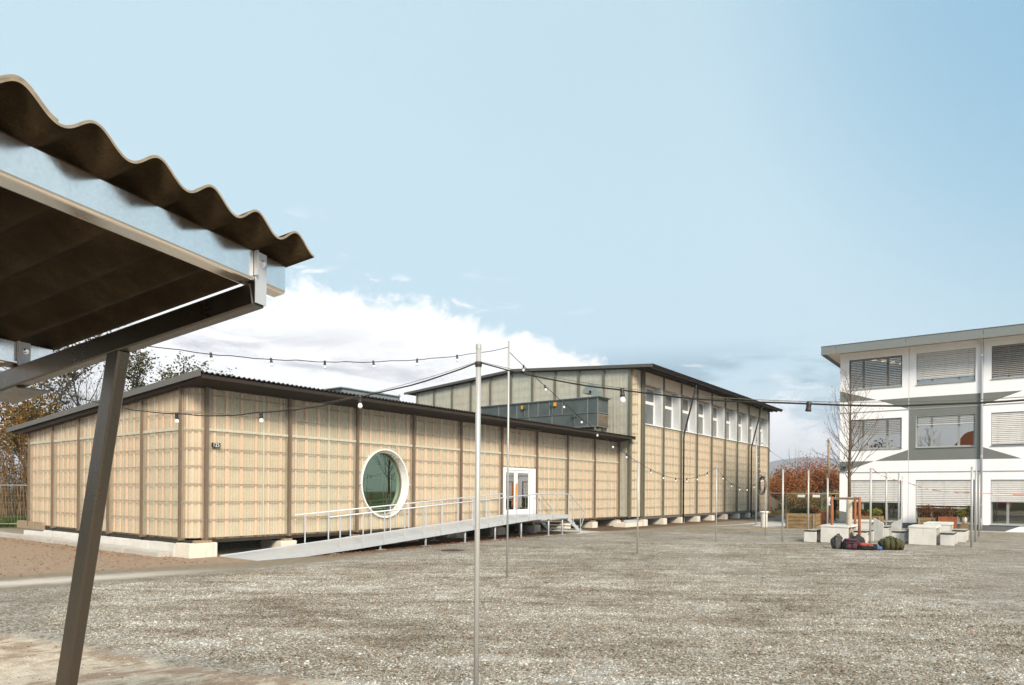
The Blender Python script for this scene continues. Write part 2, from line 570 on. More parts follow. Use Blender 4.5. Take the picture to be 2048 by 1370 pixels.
t = NT('yard')
p, sp, wob, wob2, sand, apron = yard_masks(t)
gg, v1, f = gravel_colours(t, p)
fine = t.noise(p, 120, 4, 0.7)
mid = t.noise(p, 7, 7, 0.68)
sandc = t.ramp(t.math('ADD', t.math('MULTIPLY', mid, 0.75), t.math('MULTIPLY', fine, 0.25)),
               [(0.30, (0.34, 0.25, 0.17)), (0.46, (0.52, 0.425, 0.325)), (0.62, (0.66, 0.57, 0.46))])
earth = t.mrange(t.noise(p, 0.85, 7, 0.72, 0.5), 0.47, 0.57)
sandc = t.mix(t.math('MULTIPLY', earth, 0.8), sandc, t.ramp(fine, [(0.3, (0.19, 0.11, 0.065)), (0.7, (0.36, 0.24, 0.155))]))
apc = t.ramp(t.math('ADD', t.math('MULTIPLY', mid, 0.6), t.math('MULTIPLY', fine, 0.4)),
             [(0.30, (0.15, 0.12, 0.085)), (0.55, (0.27, 0.225, 0.165)), (0.75, (0.36, 0.31, 0.24))])
# damp brown earth close to the building fronts
dampn = t.math('ADD', t.math('SUBTRACT', sp.outputs['Y'], 13.7), t.math('MULTIPLY', wob2, 0.8))
damp = t.math('MULTIPLY', t.mrange(dampn, -0.3, 0.8), t.mrange(sp.outputs['X'], 9.2, 11.5))
apc = t.mix(t.math('MULTIPLY', damp, 0.85), apc, t.ramp(fine, [(0.3, (0.060, 0.038, 0.022)), (0.75, (0.15, 0.085, 0.048))]))
# pale sandy wheel track and leaf litter left of the pavilion
trk = t.math('ABSOLUTE', t.math('ADD', lin(t, (3.5, 14.2), (7.2, 13.3), sp), t.math('MULTIPLY', t.math('ADD', wob, wob2), 0.55)))
track = t.math('MULTIPLY', t.mrange(trk, 0.75, 0.05), t.mrange(sp.outputs['X'], 8.5, 5.0))
lit = t.math('MULTIPLY', t.mrange(t.math('ADD', lin(t, (3.0, 15.4), (9.0, 14.0), sp), t.math('MULTIPLY', wob2, 0.6)), -0.1, 0.5),
             t.mrange(sp.outputs['X'], 9.6, 8.8))
litc = t.ramp(t.math('ADD', t.math('MULTIPLY', fine, 0.55), t.math('MULTIPLY', mid, 0.45)),
              [(0.32, (0.15, 0.10, 0.065)), (0.50, (0.33, 0.24, 0.165)), (0.66, (0.48, 0.37, 0.27))])
apc = t.mix(lit, apc, litc)
apc = t.mix(track, apc, t.ramp(fine, [(0.3, (0.50, 0.43, 0.37)), (0.7, (0.66, 0.59, 0.53))]))
c = t.mix(sand, gg, sandc)
c = t.mix(apron, c, apc)
# mossy yellow patch in the far corner
md = t.math('ADD', t.math('ABSOLUTE', lin(t, (27.5, 11.6), (33.5, 9.7), sp)), t.math('MULTIPLY', wob2, 2.2))
moss = t.math('MULTIPLY', t.mrange(md, 0.55, 0.0), t.math('MULTIPLY', t.mrange(sp.outputs['X'], 27, 29), t.mrange(sp.outputs['X'], 34.5, 33)))
c = t.mix(t.math('MULTIPLY', moss, 0.7), c, (0.27, 0.18, 0.03))
hgt = t.math('ADD', t.math('MULTIPLY', v1.outputs['Distance'], -1.0), t.math('MULTIPLY', fine, 0.3))
bmp = t.bump(hgt, 0.8, 0.018)
t.done(t.pbsdf(c, 0.88, 0, bmp, spec=0.25))

t = NT('pebble')
rnd = t.node('ShaderNodeObjectInfo').outputs['Random']
p = t.pos()
patch = t.noise(t.pos((0.55, 0.55, 1)), 0.8, 6, 0.62)
streak = t.noise(p, 2.4, 6, 0.7)
f = t.math('ADD', t.math('MULTIPLY', patch, 0.35), t.math('ADD', t.math('MULTIPLY', streak, 0.3), t.math('MULTIPLY', ruts(t), 0.35)))
r2 = t.math('ADD', rnd, t.math('MULTIPLY', t.math('SUBTRACT', f, 0.5), 4.2))
c = t.ramp(r2, [(0.02, (0.092, 0.072, 0.048)), (0.16, (0.275, 0.181, 0.106)), (0.30, (0.201, 0.172, 0.133)), (0.48, (0.311, 0.281, 0.233)),
                (0.62, (0.284, 0.264, 0.229)), (0.80, (0.402, 0.372, 0.321)), (0.98, (0.585, 0.562, 0.518))])
t.done(t.pbsdf(c, 0.85, 0, spec=0.3))

t = NT('meadow')
p = t.pos()
a = t.noise(p, 0.12, 6, 0.6)
b = t.noise(p, 3.5, 5, 0.7)
c = t.ramp(t.math('ADD', t.math('MULTIPLY', a, 0.6), t.math('MULTIPLY', b, 0.4)),
           [(0.32, (0.055, 0.062, 0.018)), (0.5, (0.095, 0.095, 0.028)), (0.68, (0.17, 0.14, 0.06))])
t.done(t.pbsdf(c, 0.95, 0, t.bump(b, 0.6, 0.05), spec=0.1))

t = NT('hill_forest')
p = t.pos()
a = t.noise(p, 0.006, 6, 0.6)
b = t.noise(p, 0.05, 5, 0.7)
c = t.ramp(t.math('ADD', t.math('MULTIPLY', a, 0.55), t.math('MULTIPLY', b, 0.45)),
           [(0.35, (0.045, 0.045, 0.022)), (0.5, (0.085, 0.065, 0.035)), (0.65, (0.13, 0.09, 0.05))])
t.done(t.pbsdf(c, 0.95, 0, t.bump(b, 0.5, 8.0), spec=0.1))

t = NT('air')
t.n.remove(t.out)
t.out = t.n.new('ShaderNodeOutputMaterial')
pv = t.node('ShaderNodeVolumePrincipled')
pv.inputs['Color'].default_value = (0.86, 0.89, 1.0, 1)
pv.inputs['Density'].default_value = 0.00042
pv.inputs['Anisotropy'].default_value = 0.1
t.l.new(pv.outputs[0], t.out.inputs['Volume'])

# ------------------------------------------------------------------ object helpers
def wmat(o):
    m = o.matrix_basis.copy()
    if o.parent:
        m = wmat(o.parent) @ o.matrix_parent_inverse @ m
    return m


def attach(o, parent):
    if parent is not None:
        o.parent = parent
        o.matrix_parent_inverse = wmat(parent).inverted()


def tag(o, label=None, cat=None, group=None, kind=None):
    for k, v in (('label', label), ('category', cat), ('group', group), ('kind', kind)):
        if v:
            o[k] = v
    return o


def thing(name, label, cat, loc=(0, 0, 0), group=None, rz=0.0):
    o = bpy.data.objects.new(name, None)
    o.empty_display_size = 0.2
    o.location = loc
    o.rotation_euler = (0, 0, rz)
    col.objects.link(o)
    return tag(o, label, cat, group)


def copy_tree(o, parent=None):
    c = o.copy()
    col.objects.link(c)
    if parent is not None:
        c.parent = parent
        c.matrix_parent_inverse = o.matrix_parent_inverse.copy()
    for ch in list(o.children):
        copy_tree(ch, c)
    return c


class MB:
    """collects faces for one mesh"""

    def __init__(self):
        self.v, self.f, self.mi = [], [], []
        self.cur = 0

    def add(self, vs, fs):
        b = len(self.v)
        self.v += [tuple(x) for x in vs]
        for f in fs:
            self.f.append(tuple(i + b for i in f))
            self.mi.append(self.cur)
        return self

    def box(self, x0, x1, y0, y1, z0, z1):
        vs = [(x, y, z) for z in (z0, z1) for y in (y0, y1) for x in (x0, x1)]
        return self.add(vs, [(0, 2, 3, 1), (4, 5, 7, 6), (0, 1, 5, 4), (2, 6, 7, 3), (0, 4, 6, 2), (1, 3, 7, 5)])

    def loft(self, rings, cap=True, closed=True):
        n = len(rings[0])
        vs = [p for r in rings for p in r]
        fs = []
        for k in range(len(rings) - 1):
            for i in range(n if closed else n - 1):
                j = (i + 1) % n
                fs.append((k * n + i, k * n + j, (k + 1) * n + j, (k + 1) * n + i))
        if cap:
            fs.append(tuple(reversed(range(n))))
            fs.append(tuple(range((len(rings) - 1) * n, len(rings) * n)))
        return self.add(vs, fs)

    def bar(self, p0, p1, w, h, up=(0, 0, 1), ch=0.0):
        """rectangular bar from p0 to p1; w across, h along 'up'; ch chamfers the edges"""
        p0, p1 = Vector(p0), Vector(p1)
        d = (p1 - p0).normalized()
        s = d.cross(Vector(up)).normalized()
        u = s.cross(d).normalized()
        a, b = w / 2, h / 2
        if ch:
            prof = [(-a + ch, -b), (a - ch, -b), (a, -b + ch), (a, b - ch), (a - ch, b), (-a + ch, b), (-a, b - ch), (-a, -b + ch)]
        else:
            prof = [(-a, -b), (a, -b), (a, b), (-a, b)]
        return self.loft([[q + s * x + u * y for x, y in prof] for q in (p0, p1)])

    def tube(self, pts, r, n=8, cap=True):
        pts = [Vector(p) for p in pts]
        rs = r if isinstance(r, (list, tuple)) else [r] * len(pts)
        rings = []
        ref = None
        for i, p in enumerate(pts):
            a = pts[max(0, i - 1)]
            b = pts[min(len(pts) - 1, i + 1)]
            d = (b - a).normalized()
            if ref is None:
                ref = Vector((0, 0, 1)) if abs(d.z) < 0.9 else Vector((1, 0, 0))
            s = d.cross(ref)
            if s.length < 1e-4:
                s = d.cross(Vector((0.3, 0.7, 0.2)))
            s.normalize()
            u = s.cross(d).normalized()
            ref = u
            rings.append([p + (s * math.cos(2 * math.pi * k / n) + u * math.sin(2 * math.pi * k / n)) * rs[i] for k in range(n)])
        return self.loft(rings, cap)

    def lathe(self, c, prof, n=16, axis='Z'):
        rings = []
        for r, h in prof:
            ring = []
            for k in range(n):
                a = 2 * math.pi * k / n
                x, y = r * math.cos(a), r * math.sin(a)
                if axis == 'Z':
                    ring.append((c[0] + x, c[1] + y, c[2] + h))
                elif axis == 'Y':
                    ring.append((c[0] + x, c[1] + h, c[2] - y))
                else:
                    ring.append((c[0] + h, c[1] + x, c[2] + y))
            rings.append(ring)
        return self.loft(rings)

    def prism(self, poly, axis, lo, hi):
        """polygon of 2D points pushed along an axis: X gives (y,z) points, Y gives (x,z), Z gives (x,y)"""
        def P(q, h):
            return (h, q[0], q[1]) if axis == 'X' else (q[0], h, q[1]) if axis == 'Y' else (q[0], q[1], h)
        n = len(poly)
        vs = [P(q, lo) for q in poly] + [P(q, hi) for q in poly]
        fs = [tuple(range(n)), tuple(range(2 * n - 1, n - 1, -1))]
        for i in range(n):
            j = (i + 1) % n
            fs.append((i, j, n + j, n + i))
        return self.add(vs, fs)

    def mesh(self, name, smooth=False, recalc=True):
        me = bpy.data.meshes.new(name)
        me.from_pydata(self.v, [], self.f)
        if any(self.mi):
            me.polygons.foreach_set('material_index', self.mi)
        if recalc:
            bm = bmesh.new()
            bm.from_mesh(me)
            bmesh.ops.recalc_face_normals(bm, faces=bm.faces)
            bm.to_mesh(me)
            bm.free()
        if smooth:
            me.polygons.foreach_set('use_smooth', [True] * len(me.polygons))
        me.update()
        return me

    def build(self, name, mats, parent=None, smooth=False, recalc=True, kind=None):
        me = self.mesh(name, smooth, recalc)
        for m in (mats if isinstance(mats, (list, tuple)) else [mats]):
            me.materials.append(MATS[m])
        o = bpy.data.objects.new(name, me)
        col.objects.link(o)
        attach(o, parent)
        if kind:
            o['kind'] = kind
        return o


_unit = {}


def block(name, mat, parent, x0, x1, y0, y1, z0, z1):
    """a box piece that shares one unit mesh per material; origin at its lower corner"""
    if mat not in _unit:
        me = MB().box(0, 1, 0, 1, 0, 1).mesh('block_' + mat)
        me.materials.append(MATS[mat])
        _unit[mat] = me
    o = bpy.data.objects.new(name, _unit[mat])
    o.location = (x0, y0, z0)
    o.scale = (x1 - x0, y1 - y0, z1 - z0)
    col.objects.link(o)
    attach(o, parent)
    return o


def place(name, me, parent, loc, rz=0.0):
    o = bpy.data.objects.new(name, me)
    o.location = loc
    o.rotation_euler = (0, 0, rz)
    col.objects.link(o)
    attach(o, parent)
    return o
# ------------------------------------------------------------------ ground, hill, air
def sheet_obj(name, poly, z, mat, kind='structure'):
    m = MB()
    m.add([(x, y, z) for x, y in poly], [tuple(range(len(poly)))])
    o = m.build(name, mat)
    o['kind'] = kind
    return o


sheet_obj('ground', [(-3400, -3400), (3400, -3400), (3400, 3400), (-3400, 3400)], -0.02, 'meadow')
yard = sheet_obj('gravel_yard', [(-14, -22), (48, -22), (50, 13.0), (53, 13.4), (53, 31), (12.0, 31), (9.6, 33.6), (-6, 33.6), (-14, 20)], 0.0, 'yard')
# pale slab path along the hall and across to the planters
sheet_obj('slab_path', [(32.6, 12.75), (36, 12.2), (47, 12.2), (60, 13.2), (60, 12.0), (46, 10.9), (40.5, 10.4), (34.6, 9.0), (34.2, 9.35), (34.4, 10.9), (38.0, 11.5), (33.5, 12.3)], 0.005, 'concrete_slab')

# far wooded ridge
m = MB()
NX, NY = 90, 10
vs = []
for j in range(NY):
    for i in range(NX):
        az = R(-62 + 124 * i / (NX - 1))
        fr = j / (NY - 1)
        dist = 2250 + 850 * fr
        # ridge height by bearing from the camera
        b = math.degrees(az)
        peak = 128 + 16 * math.exp(-((b - 24.5) / 5.0) ** 2) - 34 * max(0, min(1, (22.0 - b) / 9.0)) + 6 * math.sin(b * 0.9)
        hgt = -4 + (peak + 7 * mnoise.noise(Vector((b * 0.35, 2.1, fr * 2)))) * math.sin(min(1, fr * 1.35) * math.pi / 2) ** 1.4
        q = CR * (dist * math.sin(az)) + CF * (dist * math.cos(az))
        vs.append((q.x, q.y, hgt))
fs = [(j * NX + i, j * NX + i + 1, (j + 1) * NX + i + 1, (j + 1) * NX + i) for j in range(NY - 1) for i in range(NX - 1)]
m.add(vs, fs)
o = m.build('hill', 'hill_forest', smooth=True)
o['kind'] = 'structure'
o = MB().box(-3450, 3450, -3450, 3450, -6, 190).build('haze', 'air', kind='stuff')

# ------------------------------------------------------------------ corrugated translucent cladding
WAVE, AMP = 0.0762, 0.0085


def wave_strip(w, zb, zt0, zt1, hole=None, x_off=0.0, mat='grp_sheet'):
    """corrugated sheet in local x (along the wall) and z; hole = (x, z, radius)"""
    m = MB()
    n = max(4, int(round(w / WAVE * 8)))
    def yy(x):
        return AMP * math.sin(2 * math.pi * (x + x_off) / WAVE)
    spans = {}
    xs = [w * i / n for i in range(n + 1)]
    for i in range(n):
        xa, xb = xs[i], xs[i + 1]
        ta, tb = zt0 + (zt1 - zt0) * xa / w, zt0 + (zt1 - zt0) * xb / w
        parts = [((zb, zb), (ta, tb))]
        if hole:
            hx, hz, hr = hole
            da, db = abs(xa - hx), abs(xb - hx)
            if min(da, db) < hr:
                ha = math.sqrt(max(0, hr * hr - da * da))
                hb = math.sqrt(max(0, hr * hr - db * db))
                parts = [((zb, zb), (hz - ha, hz - hb)), ((hz + ha, hz + hb), (ta, tb))]
        for (za, zb_), (ua, ub) in parts:
            m.add([(xa, yy(xa), za), (xb, yy(xb), zb_), (xb, yy(xb), ub), (xa, yy(xa), ua)], [(0, 1, 2, 3)])
    bm = bmesh.new()
    me = m.mesh('sheet', smooth=True, recalc=False)
    bm.from_mesh(me)
    bmesh.ops.remove_doubles(bm, verts=bm.verts, dist=1e-5)
    bm.to_mesh(me)
    bm.free()
    me.polygons.foreach_set('use_smooth', [True] * len(me.polygons))
    me.materials.append(MATS[mat])
    return me


def cut(a, b, at, hole, axis):
    """intervals of [a,b] that stay outside the round hole on the line x=at or z=at"""
    if not hole:
        return [(a, b)]
    hx, hz, hr = hole
    d = abs(at - (hz if axis == 'x' else hx))
    if d >= hr:
        return [(a, b)]
    h = math.sqrt(hr * hr - d * d)
    c = hx if axis == 'x' else hz
    return [s for s in ((a, c - h), (c + h, b)) if s[1] - s[0] > 0.03]


def clad_bay(wall, run, a0, a1, plane, zb, zt0, zt1, nlath, rows, lap=None, hole=None, seed=0, mat='grp_sheet'):
    """one bay of cladding between two fins. run 'X': wall facing -Y at y=plane; run 'Y': wall facing -X at x=plane"""
    rnd = random.Random(seed)
    w = a1 - a0

    def put(me, off):
        if run == 'X':
            return place('sheet', me, wall, (a0, plane + off, 0))
        return place('sheet', me, wall, (plane + off, a0, 0), R(90))

    def blk(name, mat, p0, p1, d0, d1, z0, z1):
        if run == 'X':
            return block(name, mat, wall, p0, p1, plane + d0, plane + d1, z0, z1)
        return block(name, mat, wall, plane + d0, plane + d1, p0, p1, z0, z1)

    lh = (hole[0] - a0, hole[1], hole[2]) if hole else None
    if lap and zb < lap - 0.3:
        put(wave_strip(w, zb, lap + 0.075, lap + 0.075, lh), 0.0)
        put(wave_strip(w, lap, zt0, zt1), -0.006)
    else:
        put(wave_strip(w, zb, zt0, zt1, lh, mat=mat), 0.0)
    if lap:
        blk('lap_strip', 'grp_lap', a0 + 0.004, a1 - 0.004, -0.021, -0.017, lap - 0.004, lap + 0.058)
    for q in ((0.62,) if nlath > 4 else ()):
        x = a0 + w * (q + rnd.uniform(-0.08, 0.08))
        for s0, s1 in cut(zb + 0.01, min(zt0, zt1) - 0.01, x, hole, 'z'):
            blk('seam_strip', 'grp_lap', x - 0.017, x + 0.017, -0.015, -0.012, s0, s1)
    ztm = min(zt0, zt1)
    for r in rows:
        if zb + 0.06 < r < ztm - 0.05:
            for s0, s1 in cut(a0 + 0.01, a1 - 0.01, r, hole, 'x'):
                blk('batten', 'batten_timber', s0, s1, 0.012, 0.034, r - 0.016, r + 0.016)
    for k in range(nlath):
        x = a0 + w * (k + 0.5) / nlath + rnd.uniform(-0.03, 0.03)
        ww = rnd.choice((0.05, 0.055, 0.06, 0.085)) * (1.0 if nlath > 4 else 0.9)
        zt = zt0 + (zt1 - zt0) * (x - a0) / w
        for s0, s1 in cut(zb + 0.01, zt - 0.01, x, hole, 'z'):
            blk('lath', 'lath_timber', x - ww / 2, x + ww / 2, 0.036, 0.060, s0, s1)


def backing(name, run, a0, a1, plane, poly_top, zb, wall, holes=(), mat='backing_board', depth=0.05):
    """solid board behind the laths; poly_top: [(a, z)...] along its top; rectangular holes (a0,a1,z0,z1) are left open"""
    m = MB()
    edges = sorted(set([a0, a1] + [v for h in holes for v in h[:2]] + [a for a, _ in poly_top if a0 < a < a1]))

    def top(a):
        for (p, z), (q, y) in zip(poly_top, poly_top[1:]):
            if p <= a <= q:
                return z + (y - z) * (a - p) / max(1e-6, q - p)
        return poly_top[-1][1]
    for p, q in zip(edges, edges[1:]):
        segs = [(zb, None)]
        for h in holes:
            if h[0] <= p + 1e-6 and q <= h[1] + 1e-6:
                segs = [(zb, h[2]), (h[3], None)]
        for lo, hi in segs:
            poly = [(p, lo), (q, lo), (q, top(q) if hi is None else hi), (p, top(p) if hi is None else hi)]
            if poly[2][1] - lo < 0.01:
                continue
            m.prism(poly, 'Y' if run == 'X' else 'X', plane, plane + depth)
    return m.build(name, mat, wall)


# ------------------------------------------------------------------ the low pavilion
PX0, PY0 = 8.40, 16.05            # its outer cladding planes
PZB = 0.46                        # lower edge of the cladding
BAY = 2.36
PCOL = [8.80 + BAY * k for k in range(10)]
LCOL = [16.45 + 1.985 * k for k in range(6)]
RSL = 0.0566                      # roof fall towards the back


def proof(y):
    return 4.355 - RSL * (y - 15.15)


pav = thing('pavilion', 'long low pavilion clad in translucent corrugated sheets, with round window', 'building', (19, 21, 0))
fw = MB().box(8.8, 30.02, PY0 + 0.10, PY0 + 0.13, PZB - 0.05, PZB - 0.01).build('front_wall', 'batten_timber', pav)
rows = [0.90, 1.34, 1.78, 2.22, 2.66, 3.10, 3.54, 3.98]
WIN = (14.66, 1.88, 0.965)
DOOR = (20.68, 22.88, 0.755, 2.60)
for k in range(9):
    a0, a1 = PCOL[k] + 0.038, PCOL[k + 1] - 0.038
    if k == 5:
        clad_bay(fw, 'X', a0, a1, PY0, 2.66, 4.14, 4.14, 6, rows, 3.10, seed=k)
    else:
        clad_bay(fw, 'X', a0, a1, PY0, PZB, 4.14, 4.14, 6, rows, 3.10, WIN if k == 2 else None, seed=k)
backing('backing', 'X', 8.7, 30.05, PY0 + 0.085, [(8.7, 4.16), (30.05, 4.16)], PZB, fw,
        [(14.66 - 0.96 * math.cos(R(180 * i / 24)), 14.66 - 0.96 * math.cos(R(180 * (i + 1) / 24)),
          1.88 - 0.96 * math.sin(R(180 * (i + 0.5) / 24)), 1.88 + 0.96 * math.sin(R(180 * (i + 0.5) / 24))) for i in range(24)] + [(DOOR[0], DOOR[1], PZB, DOOR[3] + 0.03)])
for x in PCOL:
    block('fin', 'fin_brown', fw, x - 0.0375, x + 0.0375, PY0 - 0.075, PY0 + 0.02, PZB - 0.06, 4.15)
    block('fin_side', 'batten_timber', fw, x - 0.05, x + 0.05, PY0 + 0.021, PY0 + 0.080, PZB - 0.05, 4.14)

lw = MB().box(PX0 + 0.10, PX0 + 0.13, 16.45, 26.5, PZB - 0.05, PZB - 0.01).build('side_wall', 'batten_timber', pav)


def ltop(y):
    return 4.14 - 0.062 * (y - 16.05)


for k in range(5):
    a0, a1 = LCOL[k] + 0.033, LCOL[k + 1] - 0.033
    clad_bay(lw, 'Y', a0, a1, PX0, PZB, ltop(a0), ltop(a1), 5, rows, 3.10 if k < 5 else None, seed=20 + k)
backing('backing', 'Y', 16.35, 26.6, PX0 + 0.085, [(16.35, ltop(16.35) + 0.03), (26.6, ltop(26.6) + 0.03)], PZB, lw)
for y in LCOL:
    block('fin', 'fin_brown', lw, PX0 - 0.065, PX0 + 0.02, y - 0.032, y + 0.032, PZB - 0.06, ltop(y) + 0.01)
    block('fin_side', 'batten_timber', lw, PX0 + 0.021, PX0 + 0.08, y - 0.045, y + 0.045, PZB - 0.05, ltop(y))


def corner_sheet(cx, cy, r, zb, zt, parent, laths, rowsz, lapz=None):
    """rounded corrugated corner between a wall facing -X and one facing -Y"""
    def arc(rad, z0, z1, n, wavy, name, mat, a0=180.0, a1=270.0, smooth=True):
        m = MB()
        vs = []
        for i in range(n + 1):
            a = R(a0 + (a1 - a0) * i / n)
            rr = rad + (AMP * math.sin(2 * math.pi * i / 8.0) if wavy else 0)
            vs += [(cx + rr * math.cos(a), cy + rr * math.sin(a), z0), (cx + rr * math.cos(a), cy + rr * math.sin(a), z1)]
        m.add(vs, [(2 * i, 2 * i + 2, 2 * i + 3, 2 * i + 1) for i in range(n)])
        return m.build(name, mat, parent, smooth=smooth, recalc=False)
    nw = max(3, int(round(r * math.pi / 2 / WAVE)))
    if lapz:
        arc(r, zb, lapz + 0.07, nw * 8, True, 'corner_sheet', 'grp_sheet')
        arc(r + 0.006, lapz, zt, nw * 8, True, 'corner_sheet', 'grp_sheet')
    else:
        arc(r, zb, zt, nw * 8, True, 'corner_sheet', 'grp_sheet')
    arc(r - 0.085, zb, zt, 10, False, 'corner_backing', 'backing_board')
    for a in laths:
        arc(r - 0.045, zb + 0.01, zt - 0.02, 3, False, 'corner_lath', 'lath_timber', a - 4.5, a + 4.5)
    for z in rowsz:
        if zb + 0.06 < z < zt - 0.05:
            m = MB()
            n = 10
            ring = []
            for i in range(n + 1):
                a = R(180 + 90 * i / n)
                ring.append([(cx + q * math.cos(a), cy + q * math.sin(a), zz) for q, zz in
                             ((r - 0.014, z - 0.02), (r - 0.014, z + 0.02), (r - 0.034, z + 0.02), (r - 0.034, z - 0.02))])
            m.loft(ring)
            m.build('corner_batten', 'batten_timber', parent)


corner_sheet(8.80, 16.45, 0.40, PZB, 4.13, fw, (200, 225, 250), rows, 3.10)

# base beam, floor and roof
m = MB()
m.prism([(8.45, 16.12), (30.05, 16.12), (30.05, 26.45), (8.45, 26.45)], 'Z', 0.33, PZB - 0.052)
m.build('floor_slab', 'underfloor', pav)
m = MB().prism([(8.95, 16.25), (30.0, 16.25), (30.0, 26.4), (8.95, 26.4)], 'Z', PZB - 0.05, 0.70)
m.build('floor', 'interior_mid', pav)
block('back_wall', 'interior_wall', pav, 8.45, 30.05, 26.45, 26.6, PZB, 3.5)
rf = MB()
E1 = 27.75
rf.prism([(15.17, 4.285), (16.04, 4.145), (26.7, ltop(26.7) - 0.02), (E1 - 0.02, proof(E1) - 0.09), (E1 - 0.02, proof(E1) - 0.04), (15.17, proof(15.17) - 0.035)], 'X', 8.20, 30.085)
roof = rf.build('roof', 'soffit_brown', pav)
block('eave_board', 'roof_dark', roof, 8.20, 30.08, 15.145, 15.168, 4.225, 4.315)


def roof_wave(x0, x1, y0, y1, zf, pitch, amp, th, segs=8):
    """corrugated roof sheet, waves along x, running from y0 (front) to y1"""
    n = int(round((x1 - x0) / pitch * segs))
    m = MB()
    vs = []
    for i in range(n + 1):
        x = x0 + (x1 - x0) * i / n
        dzw = amp * math.cos(2 * math.pi * (x - x0) / pitch)
        for y in (y0, y1):
            vs += [(x, y, zf(y) + dzw), (x, y, zf(y) + dzw - th)]
    fs = []
    for i in range(n):
        a, b = 4 * i, 4 * i + 4
        fs += [(a, b, b + 2, a + 2), (a + 1, a + 3, b + 3, b + 1), (a, a + 1, b + 1, b), (a + 2, b + 2, b + 3, a + 3)]
    fs += [(0, 2, 3, 1), (4 * n, 4 * n + 1, 4 * n + 3, 4 * n + 2)]
    m.add(vs, fs)
    return m


xs = [8.16] + [8.16 + 2.436 * k for k in range(1, 9)] + [30.085]
for i, (a, b) in enumerate(zip(xs, xs[1:])):
    roof_wave(a, b - 0.004, 15.10, E1, lambda y: proof(y), (b - a) / round((b - a) / 0.134), 0.026, 0.007).build('roof_sheet', 'roof_dark', roof)
g = MB().prism([(15.12, 4.415), (15.12, 4.265), (E1, proof(E1) - 0.10), (E1, proof(E1) + 0.05)], 'X', 8.135, 8.158)
g.build('verge_board', 'fascia_grey', roof)

# round window: a deep white ring, tinted pane
def ring_mesh(cx, cz, prof, n=72, ex=1.0, ez=1.0):
    m = MB()
    rings = []
    for k in range(n):
        a = 2 * math.pi * k / n
        rings.append([(cx + r * ex * math.cos(a), y, cz + r * ez * math.sin(a)) for r, y in prof])
    np_ = len(prof)
    vs = [p for r in rings for p in r]
    fs = [(k * np_ + i, k * np_ + (i + 1) % np_, ((k + 1) % n) * np_ + (i + 1) % np_, ((k + 1) % n) * np_ + i) for k in range(n) for i in range(np_)]
    return m.add(vs, fs)


EX, EZ = 0.955, 1.045
rw = ring_mesh(14.66, 1.88, [(1.035, PY0 - 0.050), (1.027, PY0 - 0.058), (0.998, PY0 - 0.058), (0.990, PY0 - 0.050), (0.950, PY0 + 0.24), (1.0, PY0 + 0.24), (1.035, PY0 + 0.02)], ex=EX, ez=EZ).build('round_window', 'white_frame', pav, smooth=False)
rw.data.polygons.foreach_set('use_smooth', [True] * len(rw.data.polygons))
rw.data.set_sharp_from_angle(angle=R(35))
ring_mesh(14.66, 1.88, [(0.944, PY0 + 0.195), (0.895, PY0 + 0.195), (0.895, PY0 + 0.239), (0.944, PY0 + 0.239)], ex=EX, ez=EZ).build('inner_frame', 'fin_olive', rw)
m = MB()
m.add([(14.66 + EX * 0.91 * math.cos(2 * math.pi * k / 48), PY0 + 0.215, 1.88 + EZ * 0.91 * math.sin(2 * math.pi * k / 48)) for k in range(48)], [tuple(range(48))])
m.build('pane', 'green_glass', rw)
for s in (-1, 1):
    MB().lathe((14.66 + s * 1.02, PY0 - 0.04, 1.86), [(0.016, -0.03), (0.016, 0.03)], 10, 'X').build('hinge_pin', 'white_frame', rw)

# double door, white frame
dr = MB()
x0, x1, z0, z1 = DOOR
for a, b, c, d in ((x0, x0 + 0.13, z0, z1), (x1 - 0.34, x1, z0, z1), (x0 + 0.13, x1 - 0.34, z1 - 0.10, z1), (x0 + 0.13, x1 - 0.34, z0, z0 + 0.03)):
    dr.box(a, b, PY0 - 0.02, PY0 + 0.11, c, d)
door = dr.build('door', 'white_frame', pav)
lx0, lx1 = x0 + 0.135, x1 - 0.345
mid = lx0 + (lx1 - lx0) * 0.44
for nm, a, b in (('door_leaf', lx0, mid - 0.003), ('door_leaf', mid + 0.003, lx1)):
    m = MB()
    st, bt = 0.095, 0.16
    for p, q, r, s in ((a, a + st, z0 + 0.035, z1 - 0.105), (b - st, b, z0 + 0.035, z1 - 0.105), (a + st, b - st, z0 + 0.035, z0 + 0.035 + bt), (a + st, b - st, z1 - 0.105 - st, z1 - 0.105)):
        m.box(p, q, PY0 + 0.005, PY0 + 0.07, r, s)
    m.build(nm, 'white_frame', door)
    block('pane', 'door_glass', door, a + st, b - st, PY0 + 0.033, PY0 + 0.041, z0 + 0.035 + bt, z1 - 0.105 - st)
m = MB()
m.bar((mid - 0.05, PY0 - 0.075, 1.02), (mid - 0.05, PY0 - 0.075, 1.98), 0.075, 0.05, (0, 1, 0), 0.008)
m.build('handle', 'handle_timber', door)
block('handle_bracket', 'galvanised', door, mid - 0.06, mid - 0.04, PY0 - 0.05, PY0 + 0.004, 1.10, 1.13)
block('handle_bracket', 'galvanised', door, mid - 0.06, mid - 0.04, PY0 - 0.05, PY0 + 0.004, 1.86, 1.89)
# a few things one makes out behind the panes
block('inner_partition', 'interior_wall', pav, 21.9, 22.0, 16.9, 22.0, 0.71, 3.4)
block('inner_cupboard', 'interior_mid', pav, 20.2, 21.2, 19.0, 19.6, 0.71, 2.6)
block('inner_table', 'interior_mid', pav, 13.4, 15.6, 18.3, 19.4, 1.35, 1.42)
block('inner_screen', 'interior_wall', pav, 15.5, 17.4, 19.6, 19.7, 0.71, 2.1)
block('inner_banner', 'soffit_cream', pav, 17.5, 22.5, 22.0, 22.05, 2.2, 2.75)

